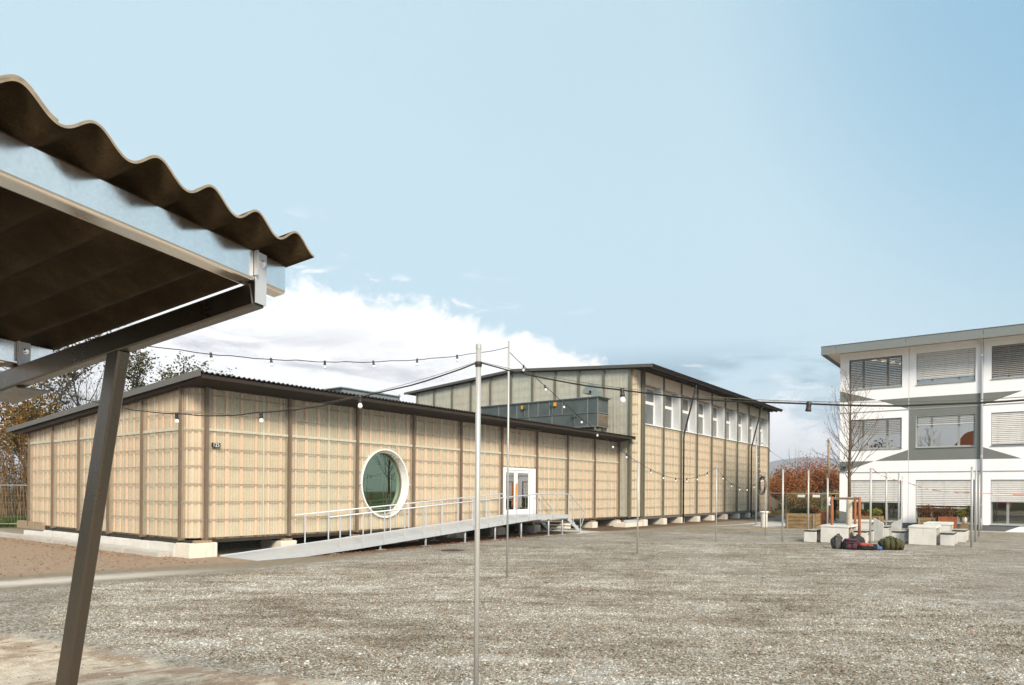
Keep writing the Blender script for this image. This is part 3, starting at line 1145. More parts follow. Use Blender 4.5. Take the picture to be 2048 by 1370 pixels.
# soffit lamp above the door
block('soffit_lamp', 'fascia_grey', roof, 21.15, 22.75, 15.72, 15.80, 4.125, 4.165)

# concrete footings in front, plinth along the side
fo = MB().box(8.42, 8.55, 16.5, 26.4, 0.0, 0.31)
foot = fo.build('foundation', 'concrete_white', pav)
def rough_block(x0, x1, y0, y1, z0, z1, seed, ch=0.012):
    rnd = random.Random(seed)
    bm = bmesh.new()
    bmesh.ops.create_cube(bm, size=1.0)
    for v in bm.verts:
        v.co = Vector(((x0 + x1) / 2 + v.co.x * (x1 - x0), (y0 + y1) / 2 + v.co.y * (y1 - y0), (z0 + z1) / 2 + v.co.z * (z1 - z0)))
        v.co += Vector((rnd.uniform(-.008, .008), rnd.uniform(-.008, .008), rnd.uniform(-.006, .006)))
    bmesh.ops.bevel(bm, geom=list(bm.edges), offset=ch, segments=2, affect='EDGES')
    return bm


def bm_obj(bm, name, mat, parent, smooth=False):
    me = bpy.data.meshes.new(name)
    bm.to_mesh(me)
    bm.free()
    me.materials.append(MATS[mat])
    if smooth:
        me.polygons.foreach_set('use_smooth', [True] * len(me.polygons))
    o = bpy.data.objects.new(name, me)
    col.objects.link(o)
    attach(o, parent)
    return o


bm_obj(rough_block(8.33, 9.02, 15.88, 16.55, -0.02, 0.345, 1), 'footing', 'concrete_pale', foot)
# side plinth: pieces of unequal height with a stepped toe
ys = [16.58, 17.9, 19.3, 20.8, 22.4, 24.3, 26.6]
for i, (a, b) in enumerate(zip(ys, ys[1:])):
    bm_obj(rough_block(8.30 - 0.01 * (i % 2), 8.9, a, b - 0.012, -0.02, 0.315 - 0.012 * i, 30 + i), 'plinth_block', 'concrete_white', foot)
ys = [16.7, 18.6, 20.9, 23.2, 26.0, 29.6]
for i, (a, b) in enumerate(zip(ys, ys[1:])):
    bm_obj(rough_block(7.98 - 0.02 * (i % 2), 8.285, a, b - 0.02, -0.02, 0.115 + 0.02 * (i % 2), 50 + i, 0.02), 'toe_slab', 'concrete_slab', foot)
bm_obj(rough_block(8.35, 8.47, 25.2, 27.4, 0.30, 0.55, 61), 'base_timber', 'stake_weathered', foot)
for k in range(1, 10):
    x = PCOL[k]
    bm_obj(rough_block(x - 0.27, x + 0.23, 15.98, 16.95, -0.02, 0.27, 70 + k), 'footing', 'concrete_pale', foot)
    block('packer', 'stake_weathered', foot, x - 0.15, x + 0.11, 16.02, 16.35, 0.272, 0.329)
block('packer', 'stake_weathered', foot, 8.52, 8.92, 15.95, 16.35, 0.347, 0.405)
# vermin mesh between the footings
m = MB()
for x in [8.95 + 0.05 * i for i in range(421)]:
    m.box(x, x + 0.004, 16.40, 16.404, 0.0, 0.33)
for z in (0.04, 0.09, 0.14, 0.19, 0.24, 0.29):
    m.box(8.95, 30.0, 16.405, 16.409, z, z + 0.004)
m.build('vermin_mesh', 'fin_olive', foot, kind='stuff')
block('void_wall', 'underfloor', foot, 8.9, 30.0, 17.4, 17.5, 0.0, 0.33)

# ------------------------------------------------------------------ the tall hall behind
HX0, HY0 = 30.10, 15.20
HPIT = 2.3
HCOL = [31.02 + HPIT * k for k in range(10)]
HX1 = HCOL[-1] + 0.1
GCOL = [15.45 + 1.462 * k for k in range(11)]
RIDGE_Y = 22.6


def hroof(y):
    return 7.76 + (0.60 / 8.4) * (8.4 - abs(y - RIDGE_Y))


hall = thing('hall', 'tall hall clad in translucent corrugated sheets with a row of upper windows', 'building', (41, 22, 0))
hf = MB().box(31.0, HX1, HY0 + 0.10, HY0 + 0.13, PZB - 0.05, PZB - 0.01).build('front_wall', 'batten_timber', hall)
hrows = [0.46 + 0.455 * k for k in range(1, 11)]
SILL, HEAD, WTOP = 5.12, 7.08, 7.70
for k in range(9):
    a0, a1 = HCOL[k] + 0.05, HCOL[k + 1] - 0.05
    clad_bay(hf, 'X', a0, a1, HY0, PZB, SILL - 0.06, SILL - 0.06, 5, hrows, None, seed=40 + k)
holes = [(HCOL[k] + 0.12, HCOL[k + 1] - 0.10, SILL, HEAD) for k in range(9)]
backing('backing', 'X', 30.6, HX1, HY0 + 0.085, [(30.6, WTOP + 0.05), (HX1, WTOP + 0.05)], PZB, hf, holes)
for k, x in enumerate(HCOL):
    block('fin', 'fin_olive', hf, x - 0.04, x + 0.04, HY0 - 0.09, HY0 + 0.02, PZB - 0.06, WTOP + 0.02)
    block('fin_side', 'batten_timber', hf, x - 0.06, x + 0.06, HY0 + 0.021, HY0 + 0.080, PZB - 0.05, SILL - 0.05)
for k in range(9):
    a0, a1 = HCOL[k] + 0.047, HCOL[k + 1] - 0.047
    block('lintel_panel', 'lintel_panel', hf, a0, a1, HY0 - 0.015, HY0 + 0.083, HEAD + 0.03, WTOP)
    block('side_panel', 'reveal_white', hf, a1 - 0.22, a1, HY0 - 0.016, HY0 + 0.082, SILL + 0.005, HEAD + 0.028)
    wx0, wx1 = a0 + 0.075, a1 - 0.225
    dpt = 0.42
    m = MB()
    fr = 0.07
    zt = SILL + (HEAD - SILL) * 0.56
    for p, q, r, s in ((wx0, wx0 + fr, SILL, HEAD), (wx1 - fr, wx1, SILL, HEAD), (wx0 + fr, wx1 - fr, SILL, SILL + fr), (wx0 + fr, wx1 - fr, HEAD - fr, HEAD), (wx0 + fr, wx1 - fr, zt, zt + 0.15)):
        m.box(p, q, HY0 + dpt - 0.06, HY0 + dpt, r, s)
    w = m.build('window', 'white_frame', hf)
    block('pane', 'window_glass', w, wx0 + fr, wx1 - fr, HY0 + dpt - 0.03, HY0 + dpt - 0.022, SILL + fr, zt)
    block('pane', 'window_glass', w, wx0 + fr, wx1 - fr, HY0 + dpt - 0.03, HY0 + dpt - 0.022, zt + 0.15, HEAD - fr)
    block('curtain', 'curtain', w, wx0 + 0.75, wx1 - 0.02, HY0 + dpt + 0.10, HY0 + dpt + 0.12, SILL + 0.02, HEAD - 0.01)
    block('reveal', 'reveal_white', w, wx1 + 0.003, wx1 + 0.05, HY0 + 0.03, HY0 + dpt, SILL, HEAD)
    block('reveal', 'reveal_white', w, wx0 - 0.05, wx0 - 0.003, HY0 + 0.086, HY0 + dpt, SILL, HEAD)
    block('head_board', 'batten_timber', w, wx0 - 0.05, wx1 + 0.05, HY0 + 0.084, HY0 + dpt, HEAD + 0.002, HEAD + 0.03)
    block('sill', 'white_frame', w, a0 + 0.002, a1 - 0.002, HY0 - 0.05, HY0 + dpt - 0.065, SILL - 0.045, SILL - 0.003)
    block('room_back', 'interior_mid', w, a0, a1, HY0 + 3.0, HY0 + 3.05, SILL - 0.3, HEAD + 0.5)

hg = MB().box(HX0 + 0.10, HX0 + 0.13, 15.5, 30.0, PZB - 0.05, PZB - 0.01).build('gable_wall', 'batten_timber', hall)


def gtop(y):
    return hroof(y) - 0.135


for k in range(10):
    a0, a1 = GCOL[k] + 0.041, GCOL[k + 1] - 0.041
    zb = PZB if k == 0 else 4.05 - RSL * (a0 - 16)
    clad_bay(hg, 'Y', a0, a1, HX0, zb, gtop(a0), gtop(a1), 4, hrows + [0.46 + 0.455 * q for q in range(11, 18)], None, seed=60 + k, mat='grp_sheet_skylit')
backing('backing', 'Y', 15.42, 30.15, HX0 + 0.085, [(15.42, gtop(15.42) + 0.03), (RIDGE_Y, gtop(RIDGE_Y) + 0.03), (30.15, gtop(30.15) + 0.03)], PZB, hg)
for k, y in enumerate(GCOL):
    block('fin', 'fin_olive', hg, HX0 - 0.08, HX0 + 0.02, y - 0.04, y + 0.04, PZB - 0.05 if k < 2 else 4.0 - RSL * (y - 16), gtop(y) + 0.012)
    block('fin_side', 'batten_timber', hg, HX0 + 0.021, HX0 + 0.08, y - 0.06, y + 0.06, PZB, gtop(y))
corner_sheet(30.50, 15.60, 0.40, PZB, WTOP, hf, (205, 245), hrows + [5.5, 6.0, 6.5, 7.0, 7.4])
block('corner_post', 'fin_olive', hf, 30.86, 30.97, HY0 - 0.02, HY0 + 0.03, PZB, WTOP)
block('back_wall', 'interior_wall', hall, HX0, HX1, 30.0, 30.15, PZB, 7.75)
block('end_wall', 'fin_olive', hall, HX1 - 0.05, HX1 + 0.06, HY0 + 0.09, 30.1, PZB - 0.04, 7.72)
block('floor_slab', 'underfloor', hall, HX0 + 0.02, HX1, HY0 + 0.07, 30.0, 0.34, PZB - 0.052)
block('edge_beam', 'fascia_grey', hall, 30.3, HX1, HY0 - 0.01, HY0 + 0.06, 0.33, PZB - 0.055)
m = MB()
RE0, RE1 = 14.20, 31.0
m.prism([(RE0, hroof(RE0) - 0.055), (15.21, 7.715), (RIDGE_Y, hroof(RIDGE_Y) - 0.13), (29.99, 7.72), (RE1, hroof(RE1) - 0.06), (RE1, hroof(RE1)), (RIDGE_Y, hroof(RIDGE_Y)), (RE0, hroof(RE0))], 'X', 29.90, 51.75)
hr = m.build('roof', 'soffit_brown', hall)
for a, b in ((RE0 - 0.02, RIDGE_Y), (RIDGE_Y, RE1 + 0.02)):
    MB().prism([(a, hroof(a) - 0.10), (b, hroof(b) - 0.10), (b, hroof(b) + 0.035), (a, hroof(a) + 0.035)], 'X', 29.862, 29.898).build('verge_board', 'fascia_dark', hr)
k = 0
x = 29.90
while x < 51.7:
    x2 = min(x + 2.43, 51.76)
    roof_wave(x, x2 - 0.004, RE0 - 0.05, RIDGE_Y, lambda y: hroof(y) + 0.03, (x2 - x) / max(1, round((x2 - x) / 0.134)), 0.024, 0.006, 6).build('roof_sheet', 'roof_dark', hr)
    x = x2
# slim dark soffit boards below the eave
for i in range(3):
    y = RE0 + 0.05 + 0.32 * i
    block('soffit_batten', 'roof_dark', hr, 29.92, 51.72, y, y + 0.03, 7.635 + 0.005 * i, 7.70)
# rainwater pipes leaning back from the eave to the wall
for xa in (35.62, 47.25):
    m = MB()
    m.tube([(xa + 0.20, 14.35, 7.72), (xa + 0.17, 14.42, 7.40), (xa, 14.98, 4.95), (xa - 0.02, 15.0, 4.70), (xa - 0.02, 15.0, 0.02)], 0.048, 10)
    m.build('downpipe', 'black_paint', hall, smooth=True)
# footings
hfoot = MB().box(30.3, 30.9, 15.9, 16.0, 0, 0.30).build('foundation', 'concrete_pale', hall)
bm_obj(rough_block(29.0, 30.75, 15.08, 15.75, -0.02, 0.20, 101), 'footing', 'concrete_pale', hfoot)
block('steel_beam', 'galvanised_pale', hfoot, 29.2, 30.3, 15.15, 15.3, 0.21, 0.33)
for k, x in enumerate(HCOL):
    bm_obj(rough_block(x - 0.24, x + 0.20, 15.02, 16.0, -0.02, 0.315, 110 + k), 'footing', 'concrete_pale', hfoot)
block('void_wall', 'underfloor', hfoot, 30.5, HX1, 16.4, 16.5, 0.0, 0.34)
# ------------------------------------------------------------------ the white school building on the right
SX = 37.5
school = thing('school_building', 'white three-storey school building with grey painted shapes and slatted blinds', 'building', (41, 2, 0))
SB = [(7.49, 4.455), (4.455, 1.525), (1.525, -1.405), (-1.405, -4.335)]
SW = [(7.075, 4.745), (4.145, 1.815), (1.215, -1.115), (-1.715, -4.045)]
LEV = [(0.29, 2.735, 0.33, 2.35), (2.735, 5.735, 3.885, 5.37), (5.735, 8.75, 6.885, 8.385)]
core = block('wall_core', 'joint_dark', school, SX + 0.22, SX + 0.24, -4.35, 7.47, 0.0, 0.28)
G = 0.006
for b, ((ya, yb), (wa, wb)) in enumerate(zip(SB, SW)):
    for f, (z0, z1, w0, w1) in enumerate(LEV):
        m = MB()
        y0, y1 = yb + G, ya - G
        za, zb = z0 + G, z1 - G
        m.box(SX, SX + 0.20, y0, wb, za, zb)
        m.box(SX, SX + 0.20, wa, y1, za, zb)
        m.box(SX, SX + 0.20, wb, wa, w1, zb)
        m.box(SX, SX + 0.20, wb, wa, za, w0)
        wall = m.build('wall_panel', 'white_wall', school)
# dark backing seen in the joints only
for y in (4.455, 1.525, -1.405):
    block('joint', 'joint_dark', school, SX + 0.012, SX + 0.19, y - G + 0.0005, y + G - 0.0005, 0.3, 8.74)
for z in (2.735, 5.735):
    block('ledge', 'grey_frame', school, SX - 0.018, SX - 0.002, -4.33, 7.48, z - 0.018, z + 0.018)
block('side_wall', 'white_wall', school, SX + 0.201, 43.5, 7.29, 7.488, 0.0, 8.75)  # unseen depth cut short so the building's shadow misses hall and fence
block('plinth', 'plinth_grey', school, SX - 0.012, SX + 0.20, -4.33, 7.484, -0.01, 0.288)
MB().prism([(0.76, 0.0), (0.14, 0.286), (-2.0, 0.286), (-2.6, 0.0)], 'X', SX - 0.0155, SX - 0.0125).build('painted_shape', 'white_wall', school)
MB().prism([(7.485, 0.292), (7.485, 0.80), (7.09, 0.735), (7.09, 0.292)], 'X', SX - 0.0035, SX - 0.0005).build('painted_shape', 'grey_paint', school)


def paint(poly, name='painted_shape', mat='grey_paint', z=0.0):
    MB().prism(poly, 'X', SX - 0.0035 - z, SX - 0.0005 - z).build(name, mat, school)


paint([(7.486, 6.86), (7.486, 6.32), (5.80, 6.285)])
paint([(5.79, 6.283), (4.47, 5.76), (4.47, 6.30)])
paint([(4.44, 6.30), (4.44, 5.76), (1.54, 5.76), (1.54, 6.29)])
paint([(1.51, 6.29), (0.08, 6.285), (1.51, 5.76)])
paint([(4.44, 5.71), (4.44, 5.375), (1.54, 5.375), (1.54, 5.71)])
paint([(4.44, 5.373), (4.44, 3.882), (4.148, 3.882), (4.148, 5.373)])
paint([(1.812, 5.373), (1.812, 3.882), (1.54, 3.882), (1.54, 5.373)])
paint([(4.44, 3.880), (4.44, 3.29), (1.54, 3.29), (1.54, 3.880)])
paint([(4.47, 3.80), (4.47, 3.29), (5.90, 3.29)])
paint([(1.51, 3.83), (1.51, 3.29), (0.10, 3.285)])
paint([(7.486, 3.29), (5.93, 3.29), (7.30, 2.757), (7.486, 2.757)])
MB().box(SX - 0.09, SX - 0.004, 7.18, 7.34, 2.95, 3.05).build('wall_lamp', 'black_plastic', school)


def slat_mesh(width, top, bottom, pitch, tilt, mat, depth=0.082):
    m = MB()
    n = int((top - bottom) / pitch)
    ca, sa = math.cos(R(tilt)), math.sin(R(tilt))
    for i in range(n):
        z = top - pitch * (i + 0.5)
        sag = 0.002 * math.sin(i * 2.3)
        pr = [(-depth / 2, -0.0015), (0.0, 0.005), (depth / 2, -0.0015), (depth / 2, -0.0045), (0.0, 0.002), (-depth / 2, -0.0045)]
        ring = [[(x * ca - q * sa, y, z + sag + x * sa + q * ca) for x, q in pr] for y in (0.012, width - 0.012)]
        m.loft(ring)
    return m


# how far each blind hangs and how its slats stand: (lower edge, tilt, material)
BL = {(0, 2): (6.90, 18, 'slat_dark'), (1, 2): (7.13, 70, 'slat_pale'), (2, 2): (6.90, 38, 'slat_dark'), (3, 2): (6.9, 70, 'slat_pale'),
      (0, 1): (4.62, 12, 'slat_dark'), (1, 1): (4.95, 8, 'slat_pale'), (2, 1): (3.95, 70, 'slat_pale'), (3, 1): (4.4, 50, 'slat_pale'),
      (0, 0): (1.26, 70, 'slat_pale'), (1, 0): (1.03, 70, 'slat_pale'), (2, 0): (1.35, 70, 'slat_pale'), (3, 0): (1.2, 70, 'slat_pale')}
for b, (wa, wb) in enumerate(SW):
    for f, (z0, z1, w0, w1) in enumerate(LEV):
        wd = wa - wb
        m = MB()
        fr = 0.065
        xs_ = [(wb, wb + fr), (wa - fr, wa)]
        for q in (0.27, 0.73):
            xs_.append((wb + wd * q - 0.05, wb + wd * q + 0.05))
        for p, q in xs_:
            m.box(SX + 0.125, SX + 0.185, p, q, w0 + 0.001, w1 - 0.001)
        ed = sorted(xs_)
        for (p, q), (r, s) in zip(ed, ed[1:]):
            m.box(SX + 0.130, SX + 0.180, q, r, w0 + 0.001, w0 + fr)
            m.box(SX + 0.130, SX + 0.180, q, r, w1 - fr, w1 - 0.001)
        w = m.build('window', 'grey_frame', school)
        for (p, q), (r, s) in zip(ed, ed[1:]):
            block('pane', 'coated_glass' if f else 'window_glass', w, SX + 0.150, SX + 0.158, q, r, w0 + fr, w1 - fr)
        block('sill', 'grey_frame', w, SX - 0.045, SX + 0.124, wb - 0.02, wa + 0.02, w0 - 0.028, w0 - 0.002)
        zb, tilt, mt = BL[(b, f)]
        o = slat_mesh(wd, w1 - 0.015, zb + 0.03, 0.085, tilt, mt).build('blind', mt, w, kind='stuff')
        o.location = (SX + 0.062, wb, 0)
        block('bottom_rail', mt, w, SX + 0.045, SX + 0.080, wb + 0.01, wa - 0.01, zb, zb + 0.035)
        for s in (0.004, wd - 0.02):
            block('guide_rail', 'grey_frame', w, SX + 0.040, SX + 0.085, wb + s, wb + s + 0.014, w0 + 0.002, w1 - 0.002)
        for q in (0.12, 0.5, 0.88):
            block('ladder_cord', 'slat_dark', w, SX + 0.018, SX + 0.021, wb + wd * q - 0.004, wb + wd * q + 0.004, zb + 0.03, w1 - 0.01)
        # the room behind
        block('room_back', 'interior_dark' if f == 0 else 'interior_wall', w, SX + 3.2, SX + 3.25, wb - 0.5, wa + 0.5, z0 + 0.1, z1 - 0.1)
        block('room_ceiling', 'interior_wall', w, SX + 0.21, SX + 3.2, wb - 0.29, wa + 0.29, z1 - 0.19, z1 - 0.15)
        block('room_floor', 'interior_dark', w, SX + 0.21, SX + 3.2, wb - 0.29, wa + 0.29, z0 - 0.02, z0 + 0.02)
        if (b, f) == (0, 2):
            for i, (lx, ly) in enumerate(((0.9, 6.1), (1.5, 5.75), (2.1, 5.45), (2.7, 5.1))):
                MB().lathe((SX + lx, ly, 8.40), [(0.12, 0.0), (0.12, 0.05), (0.05, 0.08)], 14).build('ceiling_lamp', 'lamp_warm', w)
        if f == 0:
            for i in range(3):
                yy = wb + 0.4 + 0.7 * i
                block('desk', 'interior_mid', w, SX + 1.0, SX + 1.7, yy, yy + 0.5, 0.72, 0.76)
for b, (wa, wb) in enumerate(SW):
    block('room_partition', 'interior_wall', school, SX + 0.21, SX + 3.2, SB[b][1] - 0.03, SB[b][1] + 0.03, 0.05, 8.7)

# roof slab with grey fascia panels and pale soffit
ro = block('roof', 'fascia_dark', school, SX - 0.97, 44.4, -5.0, 8.15, 8.86, 8.985)
block('soffit', 'soffit_cream', ro, SX - 0.96, 44.3, -4.9, 8.13, 8.765, 8.80)
ys = [8.17, 7.50, 4.475, 1.495, -1.45, -5.0]
for a, b in zip(ys, ys[1:]):
    block('fascia_panel', 'fascia_panel', ro, SX - 1.0, SX - 0.972, b + 0.008, a - 0.008, 8.60, 9.01)
block('fascia_panel', 'fascia_panel', ro, SX - 0.97, 44.4, 8.152, 8.18, 8.60, 9.01)
block('roof_edge', 'joint_dark', ro, SX - 1.02, SX - 0.95, -5.0, 8.19, 9.012, 9.03)
m = MB()
m.tube([(SX - 0.30, 1.66, 8.76), (SX - 0.28, 1.66, 8.62), (SX - 0.09, 1.57, 8.40), (SX - 0.075, 1.57, 8.28), (SX - 0.075, 1.565, 0.62)], 0.047, 12)
dp = m.build('downpipe', 'galvanised_pale', school, smooth=True)
MB().tube([(SX - 0.075, 1.565, 0.62), (SX - 0.075, 1.565, 0.06)], 0.056, 12).build('pipe_shoe', 'grey_frame', dp, smooth=True)
for z in (8.0, 5.9, 3.4, 1.2):
    MB().lathe((SX - 0.075, 1.566, z), [(0.058, -0.02), (0.058, 0.02)], 12).build('pipe_clip', 'galvanised', dp)
# raised kerb of pale slabs along its foot
for i in range(8):
    y = 7.4 - 1.5 * i
    block('kerb_slab', 'concrete_slab', school, SX - 0.42, SX - 0.03, y - 1.485, y, 0.002, 0.035)

# ------------------------------------------------------------------ the shelter overhead on the left
CE = CR * math.sin(R(24.7)) + CF * math.cos(R(24.7))      # along its eave, away from the camera
CB = -CR * math.cos(R(24.7)) + CF * math.sin(R(24.7))     # down its slope, to the left
CP = CR * -0.7456 + CF * 2.337
CSL = 0.145


def cpt(t, s, z):
    p = CP + CE * t + CB * s
    return Vector((p.x, p.y, z - 0.036 * t if z > 0.5 else z))      # the eave climbs a little towards the camera


shelter = thing('shelter', 'open steel shelter with brown corrugated roof, close by on the left', 'shelter', cpt(-1.2, 0.9, 0))
PIT, DEP, THK = 0.177, 0.0255, 0.0068
SHEETS = [(-0.965, 0.0885, 0.0), (-1.98, -0.80, 0.0072), (-2.98, -1.80, 0.0), (-3.9, -2.80, 0.0072)]
for (t0, t1, up) in SHEETS:
    m = MB()
    n = int(round((t1 - t0) / PIT * 24))
    svals = [0.0, 0.55, 1.1, 1.75]
    top, bot = [], []
    for i in range(n + 1):
        t = t0 + (t1 - t0) * i / n
        wz = DEP * math.cos(2 * math.pi * t / PIT)
        dw = -DEP * 2 * math.pi / PIT * math.sin(2 * math.pi * t / PIT)
        nl = math.hypot(1, dw)
        off = THK
        for s in svals:
            zc = 2.513 - CSL * s + wz + up
            top.append(cpt(t, s, zc))
            bot.append(cpt(t + dw / nl * off, s, zc - off / nl))
    K_ = len(svals)
    b0 = len(top)
    fs, fe = [], []
    for i in range(n):
        for j in range(K_ - 1):
            a = i * K_ + j
            fs += [(a, a + 1, a + K_ + 1, a + K_), (b0 + a, b0 + a + K_, b0 + a + K_ + 1, b0 + a + 1)]
        for j in (0, K_ - 1):
            a = i * K_ + j
            fe.append((a, a + K_, b0 + a + K_, b0 + a))
    for i in (0, n):
        for j in range(K_ - 1):
            a = i * K_ + j
            fe.append((a, b0 + a, b0 + a + 1, a + 1))
    m.add(top + bot, fs)
    b = len(m.f)
    m.f += fe
    m.mi += [1] * len(fe)
    o = m.build('roof_sheet', ['fibre_cement', 'fibre_cement_edge'], shelter)
    me = o.data
    me.polygons.foreach_set('use_smooth', [p.material_index == 0 for p in me.polygons])
UPV = (CE.cross(CB)).normalized()


def purlin(s_front, ztop):
    m = MB()
    dep, hh = 0.060, 0.108
    prof = []
    rad = 0.010
    for cxx, czz, a0 in ((dep - rad, hh - rad, 0), (rad, hh - rad, 90), (rad, rad, 180), (dep - rad, rad, 270)):
        for q in range(4):
            a = R(a0 + 30 * q)
            prof.append((cxx + rad * math.cos(a), czz + rad * math.sin(a)))
    rings = []
    for t in (0.075, -0.6, -1.4, -2.4, -3.88):
        rings.append([cpt(t, s_front + a, ztop - hh + h - CSL * a) for a, h in prof])
    m.loft(rings, cap=False)
    # the tube is open at its end: an inner skin
    pin = [((a - dep / 2) * 0.90 + dep / 2, (h - hh / 2) * 0.94 + hh / 2) for a, h in prof]
    rin = [[cpt(t, s_front + a, ztop - hh + h - CSL * a) for a, h in pin] for t in (0.075, -0.25)]
    m.loft(rin, cap=False)
    k = len(prof)
    b = len(m.v)
    m.add(rings[0] + rin[0], [(i, (i + 1) % k, k + (i + 1) % k, k + i) for i in range(k)])
    o = m.build('purlin', 'galvanised', shelter)
    return o


pu = purlin(0.122, 2.470)
pu2 = purlin(1.46, 2.470 - CSL * 1.338)
for par, s0, zt in ((pu, 0.122, 2.470), (pu2, 1.46, 2.470 - CSL * 1.338)):
    for tb in (-0.045, -2.645):
        m = MB()
        for (t0, t1, a0, a1) in ((tb - 0.024, tb + 0.024, -0.0065, -0.0015), (tb - 0.029, tb - 0.0242, -0.0065, 0.05)):
            vs = [cpt(t, s0 + a, z) for z in (zt - 0.182, zt - 0.006) for a in (a0, a1) for t in (t0, t1)]
            if a1 > 0:
                vs = [cpt(t, s0 + a, z) for z in (zt - 0.090, zt - 0.006) for a in (-0.018, -0.002) for t in (t0, t1)]
            m.add(vs, [(0, 2, 3, 1), (4, 5, 7, 6), (0, 1, 5, 4), (2, 6, 7, 3), (0, 4, 6, 2), (1, 3, 7, 5)])
        br = m.build('bracket', 'galvanised_pale', par)
        m = MB()
        c = cpt(tb + 0.003, s0 - 0.0065, zt - 0.042)
        rings = []
        for rr, d in ((0.013, 0.0), (0.013, 0.003), (0.0095, 0.0032), (0.0095, 0.0095), (0.007, 0.0115)):
            rings.append([c - CB * d + (CE * math.cos(2 * math.pi * q / 12) + Vector((0, 0, 1)) * math.sin(2 * math.pi * q / 12)) * rr for q in range(12)])
        m.loft(rings)
        m.build('bolt', 'galvanised', par, smooth=False)
for tr in (-0.053, -2.653):
    # sloping rafter and its leaning post
    z0 = 2.470 - 0.112
    m = MB()
    pa, pb = cpt(tr, 0.128, z0 - 0.0405 - CSL * 0.006), cpt(tr, 1.95, z0 - 0.0405 - CSL * (1.95 - 0.122))
    m.bar(pa, pb, 0.055, 0.080, (0, 0, 1), 0.006)
    rf_ = m.build('rafter', 'galvanised_dull', shelter)
    sp_ = 1.62
    m = MB()
    zz = z0 - 0.081 - CSL * (sp_ - 0.122)
    m.bar(cpt(tr + 0.05, sp_ - 0.16, zz - 0.004 + CSL * 0.16), cpt(tr + 0.05, sp_ + 0.10, zz - 0.004 - CSL * 0.10), 0.14, 0.008)
    m.build('splice_plate', 'galvanised_dull', rf_)
    m = MB()
    stop = 0.842
    zt = z0 - 0.0815 - CSL * (stop - 0.122)
    m.bar(cpt(tr, stop - 0.003, zt + 0.012), cpt(tr, stop + 0.4965, 0.0), 0.050, 0.075, tuple(-CB), 0.007)
    po = m.build('post', 'galvanised_dull', shelter)
    block('base_plate', 'galvanised_dull', po, cpt(tr, stop + 0.4965, 0).x - 0.1, cpt(tr, stop + 0.4965, 0).x + 0.1, cpt(tr, stop + 0.4965, 0).y - 0.1, cpt(tr, stop + 0.4965, 0).y + 0.1, 0.001, 0.012)

# ------------------------------------------------------------------ access ramp
ramp = thing('access_ramp', 'galvanised steel access ramp with handrails leading up to the white door', 'ramp', (15, 15, 0))
RY0, RY1 = 14.25, 15.80
DZ = 0.755


def dz_(x):
    return max(0.012, min(DZ, 0.012 + (x - 9.05) * (DZ - 0.012) / (20.35 - 9.05)))


xsd = [9.05, 10.45, 12.0, 13.55, 15.1, 16.6, 18.1, 19.35, 20.35, 21.45, 22.57]
for a, b in zip(xsd, xsd[1:]):
    m = MB()
    m.prism([(a + 0.003, dz_(a)), (b - 0.003, dz_(b)), (b - 0.003, dz_(b) - 0.03), (a + 0.003, max(0.001, dz_(a) - 0.03))], 'Y', RY0 + 0.008, RY1 - 0.008)
    m.build('deck_plate', 'galvanised_pale', ramp)
for y0, y1 in ((RY0 - 0.006, RY0 + 0.006), (RY1 - 0.006, RY1 + 0.006)):
    for a, b in zip(xsd, xsd[1:]):
        m = MB()
        m.prism([(a + 0.002, dz_(a) + 0.022), (b - 0.002, dz_(b) + 0.022), (b - 0.002, max(0.0, dz_(b) - 0.125)), (a + 0.002, max(0.0, dz_(a) - 0.125))], 'Y', y0, y1)
        m.build('side_plate', 'galvanised_pale', ramp)
MB().box(22.572, 22.584, RY0 + 0.01, RY1 - 0.01, DZ - 0.14, DZ).build('end_plate', 'galvanised_pale', ramp)


def railh(x):
    return dz_(x) + 0.815


near = [11.45 + 0.771 * k for k in range(11)] + [19.93, 20.44, 21.48, 22.55]
near = [x for i, x in enumerate(near) if not (i < 11 and x > 19.4)]
for yy, posts, xa, xb in ((RY0 - 0.030, near, 11.09, 22.57), (RY1 + 0.030, [11.54 + 0.79 * k for k in range(12)], 11.19, 20.50), (RY1 + 0.030, [22.62, 22.95], 22.62, 22.95)):
    m = MB()
    pts = [(xa, yy, railh(xa))]
    if xa < 20.35 < xb:
        pts += [(20.25, yy, railh(20.25)), (20.45, yy, railh(20.45))]
    pts.append((xb, yy, railh(xb)))
    if xb > 22.5 and yy < 15:
        pts += [(22.72, yy, railh(22.5) - 0.05), (23.74, yy, 0.86), (23.78, yy, 0.80), (23.52, yy, 0.30)]
    if xb > 22.9:
        pts += [(23.95, yy, 0.82), (23.98, yy, 0.76), (23.75, yy, 0.45)]
    m.tube(pts, 0.0205, 10)
    hr_ = m.build('handrail', 'galvanised_pale', ramp, smooth=True)
    for x in posts:
        b_ = MB()
        b_.bar((x, yy, dz_(x) - 0.12), (x, yy, railh(x) - 0.012), 0.036, 0.012, (0, 1, 0))
        b_.build('baluster', 'galvanised_pale', hr_)
for x, z in ((22.9, 1.30), (23.45, 1.0)):
    MB().bar((x, RY0 - 0.03, 0.0 if x > 23.2 else 0.45), (x, RY0 - 0.03, 1.57 - (x - 22.6) * 0.66), 0.034, 0.012, (0, 1, 0)).build('baluster', 'galvanised_pale', ramp)
